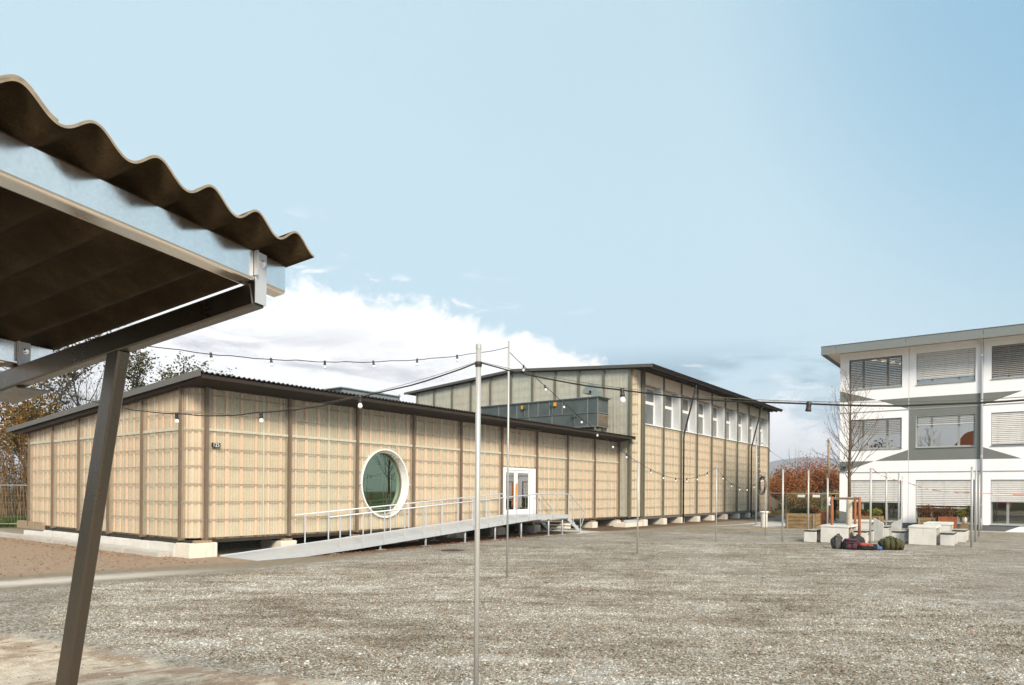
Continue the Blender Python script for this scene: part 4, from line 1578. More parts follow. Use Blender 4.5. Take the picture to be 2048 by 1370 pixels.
# legs with foot plates
for yy in (RY0 + 0.10, RY1 - 0.10):
    for x in (11.3, 12.95, 14.75, 16.55, 18.1, 19.6, 21.35, 22.3):
        zt = dz_(x) - 0.035
        if zt < 0.09:
            continue
        m = MB()
        m.tube([(x, yy, 0.012), (x, yy, zt * 0.62), (x, yy, zt)], [0.034, 0.034, 0.026], 10)
        lg = m.build('leg', 'galvanised_pale', ramp, smooth=True)
        block('foot_plate', 'galvanised_pale', lg, x - 0.13, x + 0.13, yy - 0.09, yy + 0.09, 0.003, 0.013)
# steps at the far end
for yy in (RY0 + 0.03, RY1 - 0.05):
    m = MB()
    m.prism([(22.59, DZ - 0.02), (22.59, DZ - 0.20), (23.52, 0.0), (23.72, 0.0), (23.72, 0.03)], 'Y', yy, yy + 0.012)
    m.build('stringer', 'galvanised_pale', ramp)
for i in range(4):
    x = 22.62 + 0.27 * i
    z = DZ - 0.15 * (i + 1)
    block('step', 'galvanised_pale', ramp, x, x + 0.27, RY0 + 0.045, RY1 - 0.055, z - 0.03, z)
bm_obj(rough_block(23.2, 25.0, 14.2, 15.9, -0.02, 0.02, 131, 0.006), 'landing_slab', 'concrete_slab', ramp)

# ------------------------------------------------------------------ ventilation units on the pavilion roof
hv = thing('ventilation_unit', 'long grey two-tier ventilation unit on the pavilion roof beside the hall', 'ventilation unit', (28.9, 19, 4.1))
UX0, UX1, UY0 = 28.35, 29.45, 16.30
segs = [16.30, 16.85, 18.30, 19.05, 19.75, 20.35, 21.1, 22.3, 23.5]
for tier, (z0, z1, ys) in enumerate(((5.50, 6.17, segs), (4.84, 5.46, [16.30, 16.85, 18.9, 20.3, 22.0]))):
    for a, b in zip(ys, ys[1:]):
        block('panel', 'hvac_panel', hv, UX0 + 0.02, UX1 - 0.02, a + 0.02, b - 0.02, z0, z1)
    for y in ys:
        block('frame_post', 'hvac_frame', hv, UX0, UX0 + 0.045, y - 0.022, y + 0.022, z0 - 0.05, z1)
    for z in (z0 - 0.045, z1):
        block('frame_rail', 'hvac_frame', hv, UX0 - 0.006, UX1, ys[0] - 0.03, ys[-1] + 0.03, z + 0.002, z + 0.043)
block('top_cover', 'hvac_pale', hv, UX0 - 0.06, UX1 + 0.05, UY0 - 0.16, 23.6, 6.215, 6.245)
block('louvre_box', 'hvac_frame', hv, UX0 + 0.06, UX1 - 0.06, UY0 - 0.005, UY0 + 0.018, 4.90, 5.42)
for i in range(8):
    z = 4.95 + 0.058 * i
    block('louvre', 'batten_timber', hv, UX0 + 0.10, UX1 - 0.10, UY0 - 0.030, UY0 - 0.006, z, z + 0.03)
for y in (16.4, 18.4, 20.3, 22.0):
    block('support_leg', 'hvac_frame', hv, UX0 + 0.02, UX0 + 0.09, y, y + 0.07, proof(y) - 0.02, 4.84)
    block('support_leg', 'hvac_frame', hv, UX1 - 0.09, UX1 - 0.02, y, y + 0.07, proof(y) - 0.02, 4.84)
m = MB()
pts = [(28.9, 16.62, 6.22), (28.9, 16.62, 6.50)]
for a in range(0, 181, 22):
    pts.append((28.9, 16.62 + 0.24 - 0.24 * math.cos(R(a)), 6.52 + 0.24 * math.sin(R(a))))
pts.append((28.9, 17.10, 6.47))
rings = []
for i, p in enumerate(pts):
    a_, b_ = Vector(pts[max(0, i - 1)]), Vector(pts[min(len(pts) - 1, i + 1)])
    d = (b_ - a_).normalized()
    s_ = Vector((1, 0, 0))
    u_ = d.cross(s_).normalized()
    rings.append([Vector(p) + s_ * x * 0.30 + u_ * y * 0.165 for x, y in ((-1, -1), (1, -1), (1, 1), (-1, 1))])
m.loft(rings)
m.build('exhaust_duct', 'duct_metal', hv)
for y, z, s in ((18.85, 6.02, 1), (20.55, 6.0, -1), (17.55, 5.40, 0)):
    MB().box(UX0 - 0.10, UX0 - 0.008, y - 0.07, y + 0.07, z - 0.10, z + 0.10).build('valve', 'valve_green', hv)
    MB().lathe((UX0 - 0.055, y, z - 0.45), [(0.016, 0), (0.016, 0.36)], 8).build('valve_pipe', 'fin_olive', hv)
    if s:
        MB().box(UX0 - 0.07, UX0 - 0.01, y - 0.22 if s > 0 else y + 0.08, y - 0.08 if s > 0 else y + 0.22, z - 0.10, z + 0.09).build('tag_plate', 'orange_tag', hv)

hv2 = thing('ventilation_unit', 'smaller blue-grey ventilation box showing above the pavilion roof edge', 'ventilation unit', (17.5, 20.6, 4.1))
block('body', 'hvac_pale', hv2, 16.15, 18.95, 20.0, 21.6, proof(20.6) + 0.02, 5.40)
block('lid', 'hvac_pale', hv2, 16.05, 19.02, 19.94, 21.66, 5.402, 5.44)
for x, w in ((16.55, 0.42), (18.0, 0.50)):
    MB().lathe((x + 0.3, 20.8, 5.442), [(w, 0), (w, 0.08), (w * 0.9, 0.10)], 20).build('fan_ring', 'hvac_pale', hv2)
block('corner_post', 'hvac_frame', hv2, 18.96, 19.0, 19.97, 20.01, 4.2, 5.50)
# ------------------------------------------------------------------ poles
def pole(x, y, h, r, label, name='pole', mat='pole_steel', lean=0.0, group='galvanised poles standing in the gravel'):
    r = r * (0.86 if r < 0.026 else 0.64 if r < 0.032 else 0.72)
    t = thing(name, label, 'pole', (x, y, 0), group)
    m = MB()
    n = 16
    m.tube([(x - lean, y, -0.05), (x, y, h * 0.5), (x + lean, y, h)], r, n)
    m.build('shaft', mat, t, smooth=True)
    MB().lathe((x + lean, y, h - 0.004), [(r * 1.06, -0.03), (r * 1.06, 0.004), (r * 0.85, 0.010)], n).build('cap', mat, t)
    MB().lathe((x, y, 0.0), [(r * 2.6, -0.01), (r * 2.3, 0.004), (r * 1.1, 0.012)], n).build('base_collar', 'stone_grey', t)
    return t


NPx, NPy = 4.15, 3.47
np_ = pole(NPx, NPy, 2.815, 0.0245, 'nearest pole, tall and pale, rising from the lower edge in front of the ramp')
MB().lathe((NPx, NPy, 2.66), [(0.026, -0.02), (0.028, 0.0), (0.026, 0.02)], 14).build('cable_tie', 'cable_black', np_)
pole(10.27, 7.84, 4.51, 0.029, 'tallest slim pole just right of the nearest pole, by the door')
pole(16.5, 8.23, 2.51, 0.030, 'pole standing in front of the corner of the tall hall')
pole(22.15, 8.18, 2.55, 0.031, 'pole in front of the middle of the tall hall front')
pole(26.79, 7.95, 2.46, 0.030, 'pole in front of the far end of the hall, by the pale bin')
pole(24.11, 6.59, 2.48, 0.042, 'thick pole left of the wooden planter with dark leafy plants')
pole(28.64, 6.85, 2.60, 0.046, 'thick pole in front of the wooden planter')
pole(24.72, 4.00, 2.50, 0.042, 'thick pole right beside the tree stakes')
pole(30.51, 4.38, 2.54, 0.045, 'pole between the two slanting white slabs')
pole(34.17, 4.42, 2.58, 0.048, 'pole behind the right slanting white slab, before the first window')
pole(34.75, 4.36, 2.46, 0.026, 'thin pole beside the white wall pier between two ground-floor windows')
pole(25.56, 1.31, 2.53, 0.044, 'front pole of the three in a row at the right')
pole(28.62, 1.35, 2.51, 0.045, 'middle pole of the three in a row at the right')
pole(32.48, 1.42, 2.48, 0.046, 'rear pole of the three in a row at the right')
pole(36.13, 11.22, 4.72, 0.035, 'tall thin pole close to the far end of the hall front')
wp = thing('timber_topped_pole', 'pole with a tall brown timber lashed to its upper half, left of the white building', 'pole', (29.1, 6.24, 0))
MB().tube([(29.1, 6.24, -0.05), (29.1, 6.24, 2.45)], 0.034, 14).build('shaft', 'pole_steel', wp, smooth=True)
MB().tube([(29.09, 6.21, 2.3), (29.1, 6.22, 3.1), (29.105, 6.22, 3.86)], [0.044, 0.042, 0.038], 10).build('timber', 'stake_weathered', wp, smooth=True)
MB().tube([(29.1, 6.22, 3.70), (29.1, 6.22, 3.80)], 0.050, 10).build('lashing', 'stake_weathered', wp)

# ------------------------------------------------------------------ strings of lamps
def lamp_string(name, label, a, b, sag, spacing, first, n, rr=0.0065, twin=True, scale=1.0, nobulb=(), bulbless=False, wob=0.012, seed=1, group='strings of unlit bulbs between the poles'):
    a, b = Vector(a), Vector(b)
    L = (b - a).length
    rnd = random.Random(seed)
    t = thing(name, label, 'string lights', tuple(a), group)

    def P(u):
        p = a.lerp(b, u)
        p.z -= sag * 4 * u * (1 - u)
        return p
    N = max(10, int(L / 0.16))
    m = MB()
    pts = []
    for i in range(N + 1):
        u = i / N
        q = P(u)
        q.z -= abs(math.sin(u * L / spacing * math.pi)) * wob + rnd.uniform(-1, 1) * wob * 0.35
        pts.append(q)
    m.tube(pts, rr, 6)
    m.build('cable', 'cable_black', t, smooth=True)
    if twin:
        MB().tube([P(i / N) + Vector((0, 0, 0.010)) for i in range(N + 1)], rr * 0.36, 5).build('carrier_wire', 'fin_olive', t, smooth=True)
    for k in range(n):
        u = (first + spacing * k) / L
        if not 0 <= u <= 1:
            continue
        q = P(u)
        tx, ty = rnd.uniform(-0.12, 0.12), rnd.uniform(-0.12, 0.12)
        ax = Vector((tx, ty, -1)).normalized()
        s_ = scale

        def rev(prof, nm, mat, par):
            mm = MB()
            sx = ax.cross(Vector((0, 1, 0))).normalized()
            sy = ax.cross(sx).normalized()
            nn = 14
            mm.loft([[q + ax * h * s_ + (sx * math.cos(2 * math.pi * i / nn) + sy * math.sin(2 * math.pi * i / nn)) * r * s_ for i in range(nn)] for r, h in prof])
            return mm.build(nm, mat, par, smooth=True)
        so = rev([(0.012, -0.012), (0.017, -0.008), (0.017, 0.010), (0.0165, 0.030), (0.019, 0.045), (0.021, 0.056), (0.015, 0.057)], 'socket', 'black_plastic', t)
        if not bulbless and k not in nobulb:
            rev([(0.011, 0.056), (0.013, 0.064), (0.0195, 0.074), (0.0225, 0.086), (0.0215, 0.097), (0.016, 0.106), (0.008, 0.110), (0.001, 0.111)], 'bulb', 'bulb_opal', so)
    return t


def cw(lat, dep, z):
    return tuple(gp(lat, dep, z))


# from the nearest pole to the left
n0 = gp(-0.266, 5.40, 2.675)
dl = Vector((CR * -0.898 + CF * 0.44))
endl = Vector((n0.x, n0.y, 0)) + dl * (1.18 * 6.3)
lamp_string('string_lights', 'near string of white bulbs running left from the nearest pole', (NPx, NPy, 2.675), (endl.x, endl.y, 3.45), 0.62, 1.18, 1.18, 6, 0.006, scale=0.92, seed=3)
# from the nearest pole to the right
dr_ = (CR * 1.042 + CF * -0.624)
endr = Vector((n0.x, n0.y, 0)) + dr_ * 5.6
lamp_string('string_lights', 'near string running right from the nearest pole across the white building', (NPx, NPy, 2.675), (endr.x, endr.y, 2.68), 0.515, 1.2146, 1.2146, 5, 0.006, scale=0.88, nobulb=(1,), seed=4)
# high string in front of the cloud
lamp_string('string_lights', 'high string of small bulbs against the white cloud, left of the tallest pole', (10.27, 7.84, 4.40), (-1.1, 10.2, 4.35), 0.86, 0.84, 1.22, 12, 0.0065, False, scale=1.0, seed=5)
lamp_string('string_lights', 'string of bulbs slanting down from the tallest pole across the pavilion roof edge', (10.27, 7.84, 4.32), (16.5, 8.23, 2.46), 0.10, 0.86, 0.55, 7, 0.0065, False, scale=1.05, seed=6)
lamp_string('string_lights', 'sagging string of bulbs across the left half of the hall front', (16.5, 8.23, 2.48), (22.15, 8.18, 2.52), 0.42, 0.82, 0.75, 6, 0.0065, False, scale=1.05, seed=7)
lamp_string('string_lights', 'sagging string of bulbs across the right half of the hall front', (22.15, 8.18, 2.50), (26.79, 7.95, 2.44), 0.62, 0.72, 0.55, 6, 0.0065, False, scale=1.05, seed=8)
lamp_string('string_lights', 'short steep string of bulbs hanging by the far end of the hall', (26.79, 7.95, 2.40), (36.13, 11.22, 4.62), 0.9, 0.9, 0.8, 11, 0.0065, False, scale=1.05, seed=9)
lamp_string('string_lights', 'thin wire slanting from the far tall pole down towards the timber-topped pole', (36.13, 11.22, 4.60), (28.64, 6.85, 2.58), 0.25, 1.6, 1.2, 2, 0.006, False, scale=1.0, bulbless=True, seed=10)
lamp_string('string_lights', 'dark slack wire from the timber-topped pole down to the young tree', (29.1, 6.22, 3.76), (25.45, 4.95, 2.35), 0.12, 3.0, 9, 0, 0.007, False, bulbless=True, seed=12)
# coil of cable hung on a pole
coil = MB()
rnd = random.Random(5)
for k in range(6):
    rr = 0.17 + rnd.uniform(-0.03, 0.05)
    oc = Vector((26.72 + rnd.uniform(-0.02, 0.03), 8.06 + rnd.uniform(-0.02, 0.03), 1.98 + rnd.uniform(-0.04, 0.04)))
    pts = [oc + Vector((math.cos(a) * rr * 0.62, -math.cos(a) * rr * -0.78, math.sin(a) * rr * 1.65)) for a in [2 * math.pi * i / 22 for i in range(23)]]
    coil.tube(pts, 0.010, 5)
tag(coil.build('cable_coil', 'cable_black', smooth=True), 'loops of black cable hung on the pole by the hall\'s far corner', 'cable')

# red and white barrier tape
def tape(label, pts, seed):
    t = thing('barrier_tape', label, 'tape', pts[0], 'barrier tape between the right-hand poles')
    pts = [Vector(p) for p in pts]
    path = []
    for a, b in zip(pts, pts[1:]):
        L = (b - a).length
        for i in range(int(L / 0.25)):
            u = i * 0.25 / L
            q = a.lerp(b, u)
            q.z -= 0.06 * L * 4 * u * (1 - u) * 0.25
            path.append(q)
    path.append(pts[-1])
    mr, mw = MB(), MB()
    for i, (a, b) in enumerate(zip(path, path[1:])):
        ang0, ang1 = i * 0.23 + seed, (i + 1) * 0.23 + seed
        d = (b - a).normalized()
        s_ = d.cross(Vector((0, 0, 1))).normalized()
        up = Vector((0, 0, 1))
        o0 = (up * math.cos(ang0) + s_ * math.sin(ang0)) * 0.016
        o1 = (up * math.cos(ang1) + s_ * math.sin(ang1)) * 0.016
        k = (mr if (i // 2) % 2 == 0 else mw)
        th = s_ * 0.002
        k.add([a - o0 - th, b - o1 - th, b + o1 - th, a + o0 - th, a - o0 + th, b - o1 + th, b + o1 + th, a + o0 + th],
              [(0, 1, 2, 3), (7, 6, 5, 4), (0, 4, 5, 1), (1, 5, 6, 2), (2, 6, 7, 3), (3, 7, 4, 0)])
    mr.build('red_stripes', 'tape_red', t)
    mw.build('pale_stripes', 'tape_white', t)


tape('barrier tape from the pole by the tree back to the thin pole by the wall', [(24.72, 3.96, 2.50), (30.51, 4.33, 2.36), (34.75, 4.33, 2.28)], 0)
tape('red and pale barrier tape sagging from the thin pole to the front right pole', [(34.75, 4.33, 2.28), (25.56, 1.36, 1.72)], 1)
tape('red barrier tape running off to the right from the front right pole', [(25.56, 1.26, 1.72), (24.6, -3.2, 1.70)], 2)

# ------------------------------------------------------------------ concrete tables and benches
def table(x, y, ln, wd, h, label, rz=0.0):
    t = thing('concrete_table', label, 'table', (x, y, 0), 'pale concrete tables')
    t.rotation_euler = (0, 0, rz)
    th = 0.075

    def loc(bm, nm, mat):
        for v in bm.verts:
            pass
        o = bm_obj(bm, nm, mat, None)
        o.parent = t
        return o
    loc(rough_block(0, 0.09, -wd / 2, wd / 2, 0, h - 0.076, int(x * 7)), 'side_slab', 'concrete_white')
    loc(rough_block(ln - 0.09, ln, -wd / 2, wd / 2, 0, h - 0.076, int(x * 9)), 'side_slab', 'concrete_white')
    loc(rough_block(-0.004, ln + 0.004, -wd / 2 - 0.012, wd / 2 + 0.012, h - th, h, int(x * 5)), 'top_slab', 'concrete_white')
    return t


def bench(x, y, ln, wd, h, label):
    t = thing('concrete_bench', label, 'bench', (x, y, 0), 'concrete benches with timber seats')

    def loc(bm, nm, mat):
        o = bm_obj(bm, nm, mat, None)
        o.parent = t
    loc(rough_block(0, 0.09, -wd / 2, wd / 2, 0, h - 0.045, int(x * 17)), 'side_slab', 'concrete_white')
    loc(rough_block(ln - 0.09, ln, -wd / 2, wd / 2, 0, h - 0.045, int(x * 19)), 'side_slab', 'concrete_white')
    loc(rough_block(0.02, ln - 0.02, -wd / 2 + 0.06, wd / 2 - 0.06, h - 0.12, h - 0.046, int(x * 13)), 'cross_slab', 'concrete_white')
    for i in range(3):
        w3 = wd / 3
        loc(rough_block(-0.012, ln + 0.012, -wd / 2 + w3 * i + 0.004, -wd / 2 + w3 * (i + 1) - 0.004, h - 0.044, h - 0.003, i, 0.004), 'seat_plank', 'seat_timber')
        loc(rough_block(-0.010, ln + 0.010, -wd / 2 + w3 * i + 0.006, -wd / 2 + w3 * (i + 1) - 0.006, h - 0.003, h + 0.002, i, 0.001), 'seat_top', 'seat_timber_top')  # thin paler layer on top of each dark plank
    return t


table(24.75, 5.10, 1.55, 0.86, 0.60, 'concrete table beside the left tree stake, front of the left pair')
table(29.3, 5.15, 1.55, 0.80, 0.62, 'concrete table behind the tree, rear of the left pair')
table(25.90, 2.67, 1.5, 0.78, 0.62, 'concrete table right of the olive bag, front of the right pair')
table(28.55, 2.50, 1.5, 0.80, 0.64, 'concrete table at the right, behind the front one and before the rusty planter')
bench(24.68, 5.84, 1.3, 0.40, 0.41, 'leftmost concrete bench, before the wooden planter')
bench(25.42, 4.42, 1.3, 0.42, 0.41, 'concrete bench behind the black bag, right of the stakes')
bench(29.4, 4.35, 1.3, 0.42, 0.42, 'concrete bench behind the young tree, left of the slanting slabs')
bench(26.20, 3.40, 1.2, 0.40, 0.41, 'concrete bench just behind the big olive bag')
bench(28.6, 3.28, 1.2, 0.40, 0.41, 'concrete bench left of the rear right table')
bench(26.15, 2.00, 1.2, 0.40, 0.41, 'concrete bench at the right end, nearest the three poles')
bench(28.4, 1.82, 1.2, 0.42, 0.42, 'concrete bench behind the right-end one, before the grey plinth')
# two slanting white slabs facing each other
for i, (x, y, sgn, lab) in enumerate(((27.30, 4.16, 1, 'left of two slanting white slabs between the tables'), (27.45, 3.62, -1, 'right of two slanting white slabs between the tables'))):
    m = MB()
    a = [(-0.16, 0.0), (0.13, 0.0), (0.16, 0.62 if sgn > 0 else 0.80), (-0.16, 0.80 if sgn > 0 else 0.62)]
    pr = [[(-q[0] * 0.80 + dx * 0.45, q[0] * -0.60 + dx * 0.9 * 0.4, q[1]) for q in a] for dx in (0.0, 0.13)]
    m.loft([[(x + dx * 0.8 + q[0] * -0.25, y - q[0], q[1]) for q in a] for dx in (0.0, 0.14)])
    tag(m.build('white_slab', 'concrete_white'), lab, 'concrete seat', 'slanting white slabs')

# ------------------------------------------------------------------ trees
class Tree:
    def __init__(self, seed):
        self.r = random.Random(seed)
        self.wood = MB()
        self.tips = []

    def grow(self, p, d, ln, rad, depth, spread=0.6, up=0.12, kids=(2, 3), shrink=0.72, sides=6, jit=0.22):
        r = self.r
        n = 3 if depth > 0 else 2
        pts, rs = [p], [rad]
        q, dd = Vector(p), Vector(d).normalized()
        for i in range(n):
            dd = (dd + Vector((r.uniform(-1, 1), r.uniform(-1, 1), r.uniform(-1, 1))) * jit * 0.6 + Vector((0, 0, up))).normalized()
            q = q + dd * ln / n
            pts.append(q.copy())
            rs.append(rad * (1 - 0.45 * (i + 1) / n))
        self.wood.tube(pts, rs, sides if depth > 1 else 4 if depth > 0 else 3, cap=depth > 2)
        if depth <= 0:
            self.tips.append((q, dd))
            return
        k = r.randint(*kids)
        for i in range(k):
            t_ = r.uniform(0.45, 1.0) if i else 1.0
            f = t_ * n
            j = min(n - 1, int(f))
            b = pts[j].lerp(pts[j + 1], f - j)
            nd = (dd + Vector((r.uniform(-1, 1), r.uniform(-1, 1), r.uniform(-0.6, 1))) * spread).normalized()
            self.grow(b, nd, ln * shrink * r.uniform(0.8, 1.15), rad * (0.55 if i else 0.62) * (1.15 - 0.25 * t_), depth - 1, spread, up, kids, shrink, sides, jit)
        if depth == 1:
            self.tips.append((pts[2], dd))

    def leaves(self, size, per, spread, mat, parent, name='crown', flat=0.0, keep=1.0):
        r = self.r
        m = MB()
        for q, d in self.tips:
            if r.random() > keep:
                continue
            for i in range(per):
                c = q + Vector((r.gauss(0, spread), r.gauss(0, spread), r.gauss(0, spread * 0.8)))
                leaf(m, c, size * r.uniform(0.6, 1.3), r)
        return m.build(name, mat, parent, recalc=False)


def leaf(m, c, s, r):
    a = Vector((r.gauss(0, 1), r.gauss(0, 1), r.gauss(0, 1))).normalized()
    b = a.cross(Vector((r.gauss(0, 1), r.gauss(0, 1), r.gauss(0, 1)))).normalized()
    n = a.cross(b) * 0.18
    m.add([c - a * s * 0.5, c + b * s * 0.28 + n * s, c + a * s * 0.5, c - b * s * 0.28 + n * s], [(0, 1, 2, 3)])


# the young staked tree in the yard
yt = thing('young_tree', 'slim bare young tree tied between stakes in the gravel', 'tree', (25.62, 4.80, 0))
T = Tree(21)
bx, by = 25.62, 4.80
trunk = [(bx, by, -0.05), (bx + 0.01, by, 1.6), (bx - 0.01, by + 0.01, 2.6), (bx + 0.02, by - 0.02, 3.8), (bx + 0.03, by, 4.7), (bx + 0.0, by - 0.03, 5.35)]
T.wood.tube(trunk, [0.062, 0.056, 0.047, 0.032, 0.018, 0.006], 9)
for i in range(44):
    z = 2.05 + i * 0.074 + T.r.uniform(-0.05, 0.05)
    a = i * 2.4 + T.r.uniform(-0.3, 0.3)
    ln = (0.92 if z < 3.8 else 0.66) * T.r.uniform(0.55, 1.1) * (1.0 if z < 4.4 else 0.6)
    T.grow(Vector((bx + 0.01, by, z)), Vector((math.cos(a), math.sin(a), 1.05)), ln, 0.010 + 0.004 * (z < 3.2), 3, 0.50, 0.08, (2, 3), 0.60, 5, 0.22)
T.wood.build('trunk', 'bark', yt)
T.leaves(0.05, 1, 0.06, 'leaf_rust', yt, 'leaves', keep=0.30)
MB().tube([(bx, by, 0.0), (bx, by, 0.7), (bx + 0.005, by, 1.55)], [0.105, 0.100, 0.088], 12).build('trunk_wrap', 'trunk_wrap', yt, smooth=True)
sk = thing('tree_stakes', 'brown timber stakes and crossbar around the young tree', 'tree stakes', (25.4, 4.9, 0))
SKP = [(25.10, 5.24, 0.050), (24.75, 4.33, 0.045), (26.35, 4.75, 0.045)]
for x, y, r_ in SKP:
    MB().tube([(x, y, -0.05), (x + 0.01, y, 0.8), (x, y, 1.56)], [r_, r_ * 0.97, r_ * 0.95], 10).build('stake', 'stake_timber', sk, smooth=True)
for (a, b) in ((0, 1), (1, 2), (2, 0)):
    A, B = SKP[a], SKP[b]
    MB().bar((A[0], A[1], 1.50), (B[0], B[1], 1.50), 0.03, 0.07).build('crossbar', 'stake_weathered', sk)

# trees behind the pavilion, upper left
def big_tree(label, base, h, seed, leafm, lsize, per, spread, bark='bark_dark', depth=5, first=0.42, keep=1.0, gsp=0.62, group='trees behind the pavilion', lean=(0, 0), kids=(2, 3)):
    t = thing('tree', label, 'tree', tuple(base), group)
    T = Tree(seed)
    b = Vector(base)
    T.grow(b, Vector((lean[0], lean[1], 1)), h * first, h * (0.022 if per else 0.010), depth, gsp, 0.13, kids, 0.74, 7, 0.16)
    T.wood.build('trunk', bark, t)
    if per:
        T.leaves(lsize, per, spread, leafm, t, keep=keep)
    return t


big_tree('leafy dark tree showing above the pavilion roof behind the shelter post', (20.3, 48.5, 0), 9.2, 3, 'leaf_olive', 0.20, 30, 0.34, depth=5, first=0.46, gsp=0.8)
big_tree('lower leafy tree to the right of the shelter post above the pavilion roof', (21.2, 46.2, 0), 7.6, 5, 'leaf_olive', 0.20, 28, 0.34, depth=5, first=0.46, gsp=0.8)
big_tree('sparse bare tree above the pavilion roof, left of the leafy one', (17.4, 47.6, 0), 6.6, 8, 'leaf_olive', 0.16, 1, 0.2, depth=5, first=0.50, keep=0.35)
big_tree('thin half-bare tree above the pavilion\'s far roof corner', (15.4, 48.2, 0), 7.6, 9, 'leaf_olive', 0.2, 16, 0.35, depth=5, first=0.48, keep=0.8)
big_tree('tall olive tree at the left edge beyond the wire fence', (12.4, 44.0, 0), 8.6, 14, 'leaf_autumn', 0.24, 16, 0.50, depth=5, first=0.40, gsp=0.7)
big_tree('bushy yellowing tree at the left edge, in front of the tall olive one', (12.9, 40.6, 0), 6.3, 15, 'leaf_autumn', 0.20, 15, 0.42, depth=5, first=0.34, gsp=0.75)
big_tree('dark tree at the left frame edge under the shelter roof', (10.6, 43.0, 0), 9.0, 16, 'leaf_olive', 0.24, 14, 0.5, depth=5, first=0.40, gsp=0.7)


# brown thicket below them: tall dry stems with few leaves
def thicket(label, base, n, h, rad, seed, lm, sm='stem_brown', lsize=0.12, group='thickets beyond the wire fence', lp=9):
    t = thing('thicket', label, 'bush', tuple(base), group)
    r = random.Random(seed)
    w, lf = MB(), MB()
    for i in range(n):
        a, q = r.uniform(0, 6.283), rad * math.sqrt(r.random())
        p = Vector((base[0] + q * math.cos(a), base[1] + q * math.sin(a), 0))
        hh = h * r.uniform(0.6, 1.1)
        d = Vector((r.uniform(-.16, .16), r.uniform(-.16, .16), 1))
        pts = [p + d * hh * u + Vector((r.uniform(-.05, .05), r.uniform(-.05, .05), 0)) for u in (0, 0.35, 0.7, 1)]
        w.tube(pts, [0.022, 0.017, 0.011, 0.004], 4, False)
        for k in range(lp):
            u = r.uniform(0.25, 1.05)
            leaf(lf, p + d * hh * u + Vector((r.gauss(0, .16), r.gauss(0, .16), r.gauss(0, .12))), lsize * r.uniform(0.6, 1.4), r)
    w.build('stems', sm, t)
    lf.build('leaves', lm, t, recalc=False)


thicket('dry brown thicket behind the wire fence at the left edge', (11.7, 38.6, 0), 110, 4.4, 1.5, 31, 'leaf_autumn', lp=22)
thicket('rusty thicket behind the wire fence, close to the pavilion corner', (13.0, 38.2, 0), 100, 4.0, 1.4, 32, 'leaf_autumn', lp=20)

# red shrubs and the autumn hedge at the far right
def shrub(label, base, h, rad, seed, lm, n=9, lsize=0.16, per=7, spread=0.30, bark='stem_brown', depth=3, group='red shrubs beyond the far fence'):
    t = thing('shrub', label, 'shrub', tuple(base), group)
    T = Tree(seed)
    for i in range(n):
        a = i * 2.4
        q = rad * 0.45 * math.sqrt((i + 0.5) / n)
        lean = rad / h * 0.75 * math.sqrt((i + 0.3) / n)
        T.grow(Vector((base[0] + q * math.cos(a), base[1] + q * math.sin(a), base[2])), Vector((math.cos(a) * lean, math.sin(a) * lean, 1)), h * 0.42, 0.035, depth, 0.55, 0.12, (2, 3), 0.70, 5, 0.2)
    T.wood.build('branches', bark, t)
    T.leaves(lsize, per, spread, lm, t)
    return t


shrub('large rust-red shrub in the middle beyond the far fence', (61.3, 15.2, 0), 3.5, 3.0, 41, 'leaf_rust', 18, per=13, lsize=0.19)
shrub('rust shrub at the left beside the hall\'s far corner', (58.9, 16.3, 0), 2.6, 2.2, 42, 'leaf_rust', 13, per=13, lsize=0.18)
shrub('rust-red shrub at the right beside the white building', (62.0, 12.8, 0), 3.5, 2.6, 43, 'leaf_rust', 15, per=13, lsize=0.19)
shrub('bright red crown rising above the other rust shrubs', (64.5, 15.2, 0), 4.8, 0.9, 44, 'leaf_red', 5, per=7, depth=3)
shrub('low olive bush at the foot of the rust shrubs', (57.0, 14.3, 0), 1.5, 1.7, 45, 'leaf_gold', 11, per=12)
shrub('low yellow-green bush right of the far end of the fence', (58.0, 11.4, 0), 1.5, 1.6, 46, 'leaf_gold', 10, per=12)
shrub('low olive bush beside the far stair', (57.6, 17.9, 0), 1.5, 1.2, 47, 'leaf_gold', 9, per=11)
shrub('rust shrub furthest left, behind the outside stair', (62.5, 18.2, 0), 2.9, 2.0, 48, 'leaf_rust', 12, per=12, lsize=0.18)
big_tree('left of two thin bare poplars before the hazy hill', (78.4, 20.4, 0), 4.7, 51, 'leaf_olive', 0.1, 0, 0.1, 'bark_pale', 4, 0.55, 1, 0.16, 'thin bare poplars before the hill')
big_tree('right of two thin bare poplars before the hazy hill', (79.0, 19.6, 0), 4.2, 52, 'leaf_olive', 0.1, 0, 0.1, 'bark_pale', 4, 0.55, 1, 0.16, 'thin bare poplars before the hill')

# ------------------------------------------------------------------ wire fences
def fence_panel(a, b, h, label, mat='galvanised_dull', step=0.11, group='wire mesh fence panels'):
    a, b = Vector((*a, 0)), Vector((*b, 0))
    t = thing('fence_panel', label, 'fence', tuple(a), group)
    d = (b - a).normalized()
    L = (b - a).length
    up = Vector((0, 0, 1))
    for q in (a, b):
        MB().tube([q + up * 0.05, q + up * h], 0.022, 8).build('post', mat, t)
    for z in (h, 0.12):
        MB().tube([a + up * z, b + up * z], 0.021, 8).build('rail', mat, t)
    m = MB()
    n = int(L / step)
    for i in range(1, n):
        q = a + d * L * i / n
        m.tube([q + up * 0.12, q + up * h], 0.0035, 4, False)
    for z in (0.42, 0.72, 1.02, 1.32, h - 0.16):
        if z < h:
            m.tube([a + up * z, b + up * z], 0.0045, 4, False)
    m.build('wire_mesh', mat, t, kind='stuff')
    m = MB().box(a.x - 0.35, a.x + 0.35, a.y - 0.11, a.y + 0.11, 0.0, 0.12)
    m.build('foot_block', 'stone_grey', t)


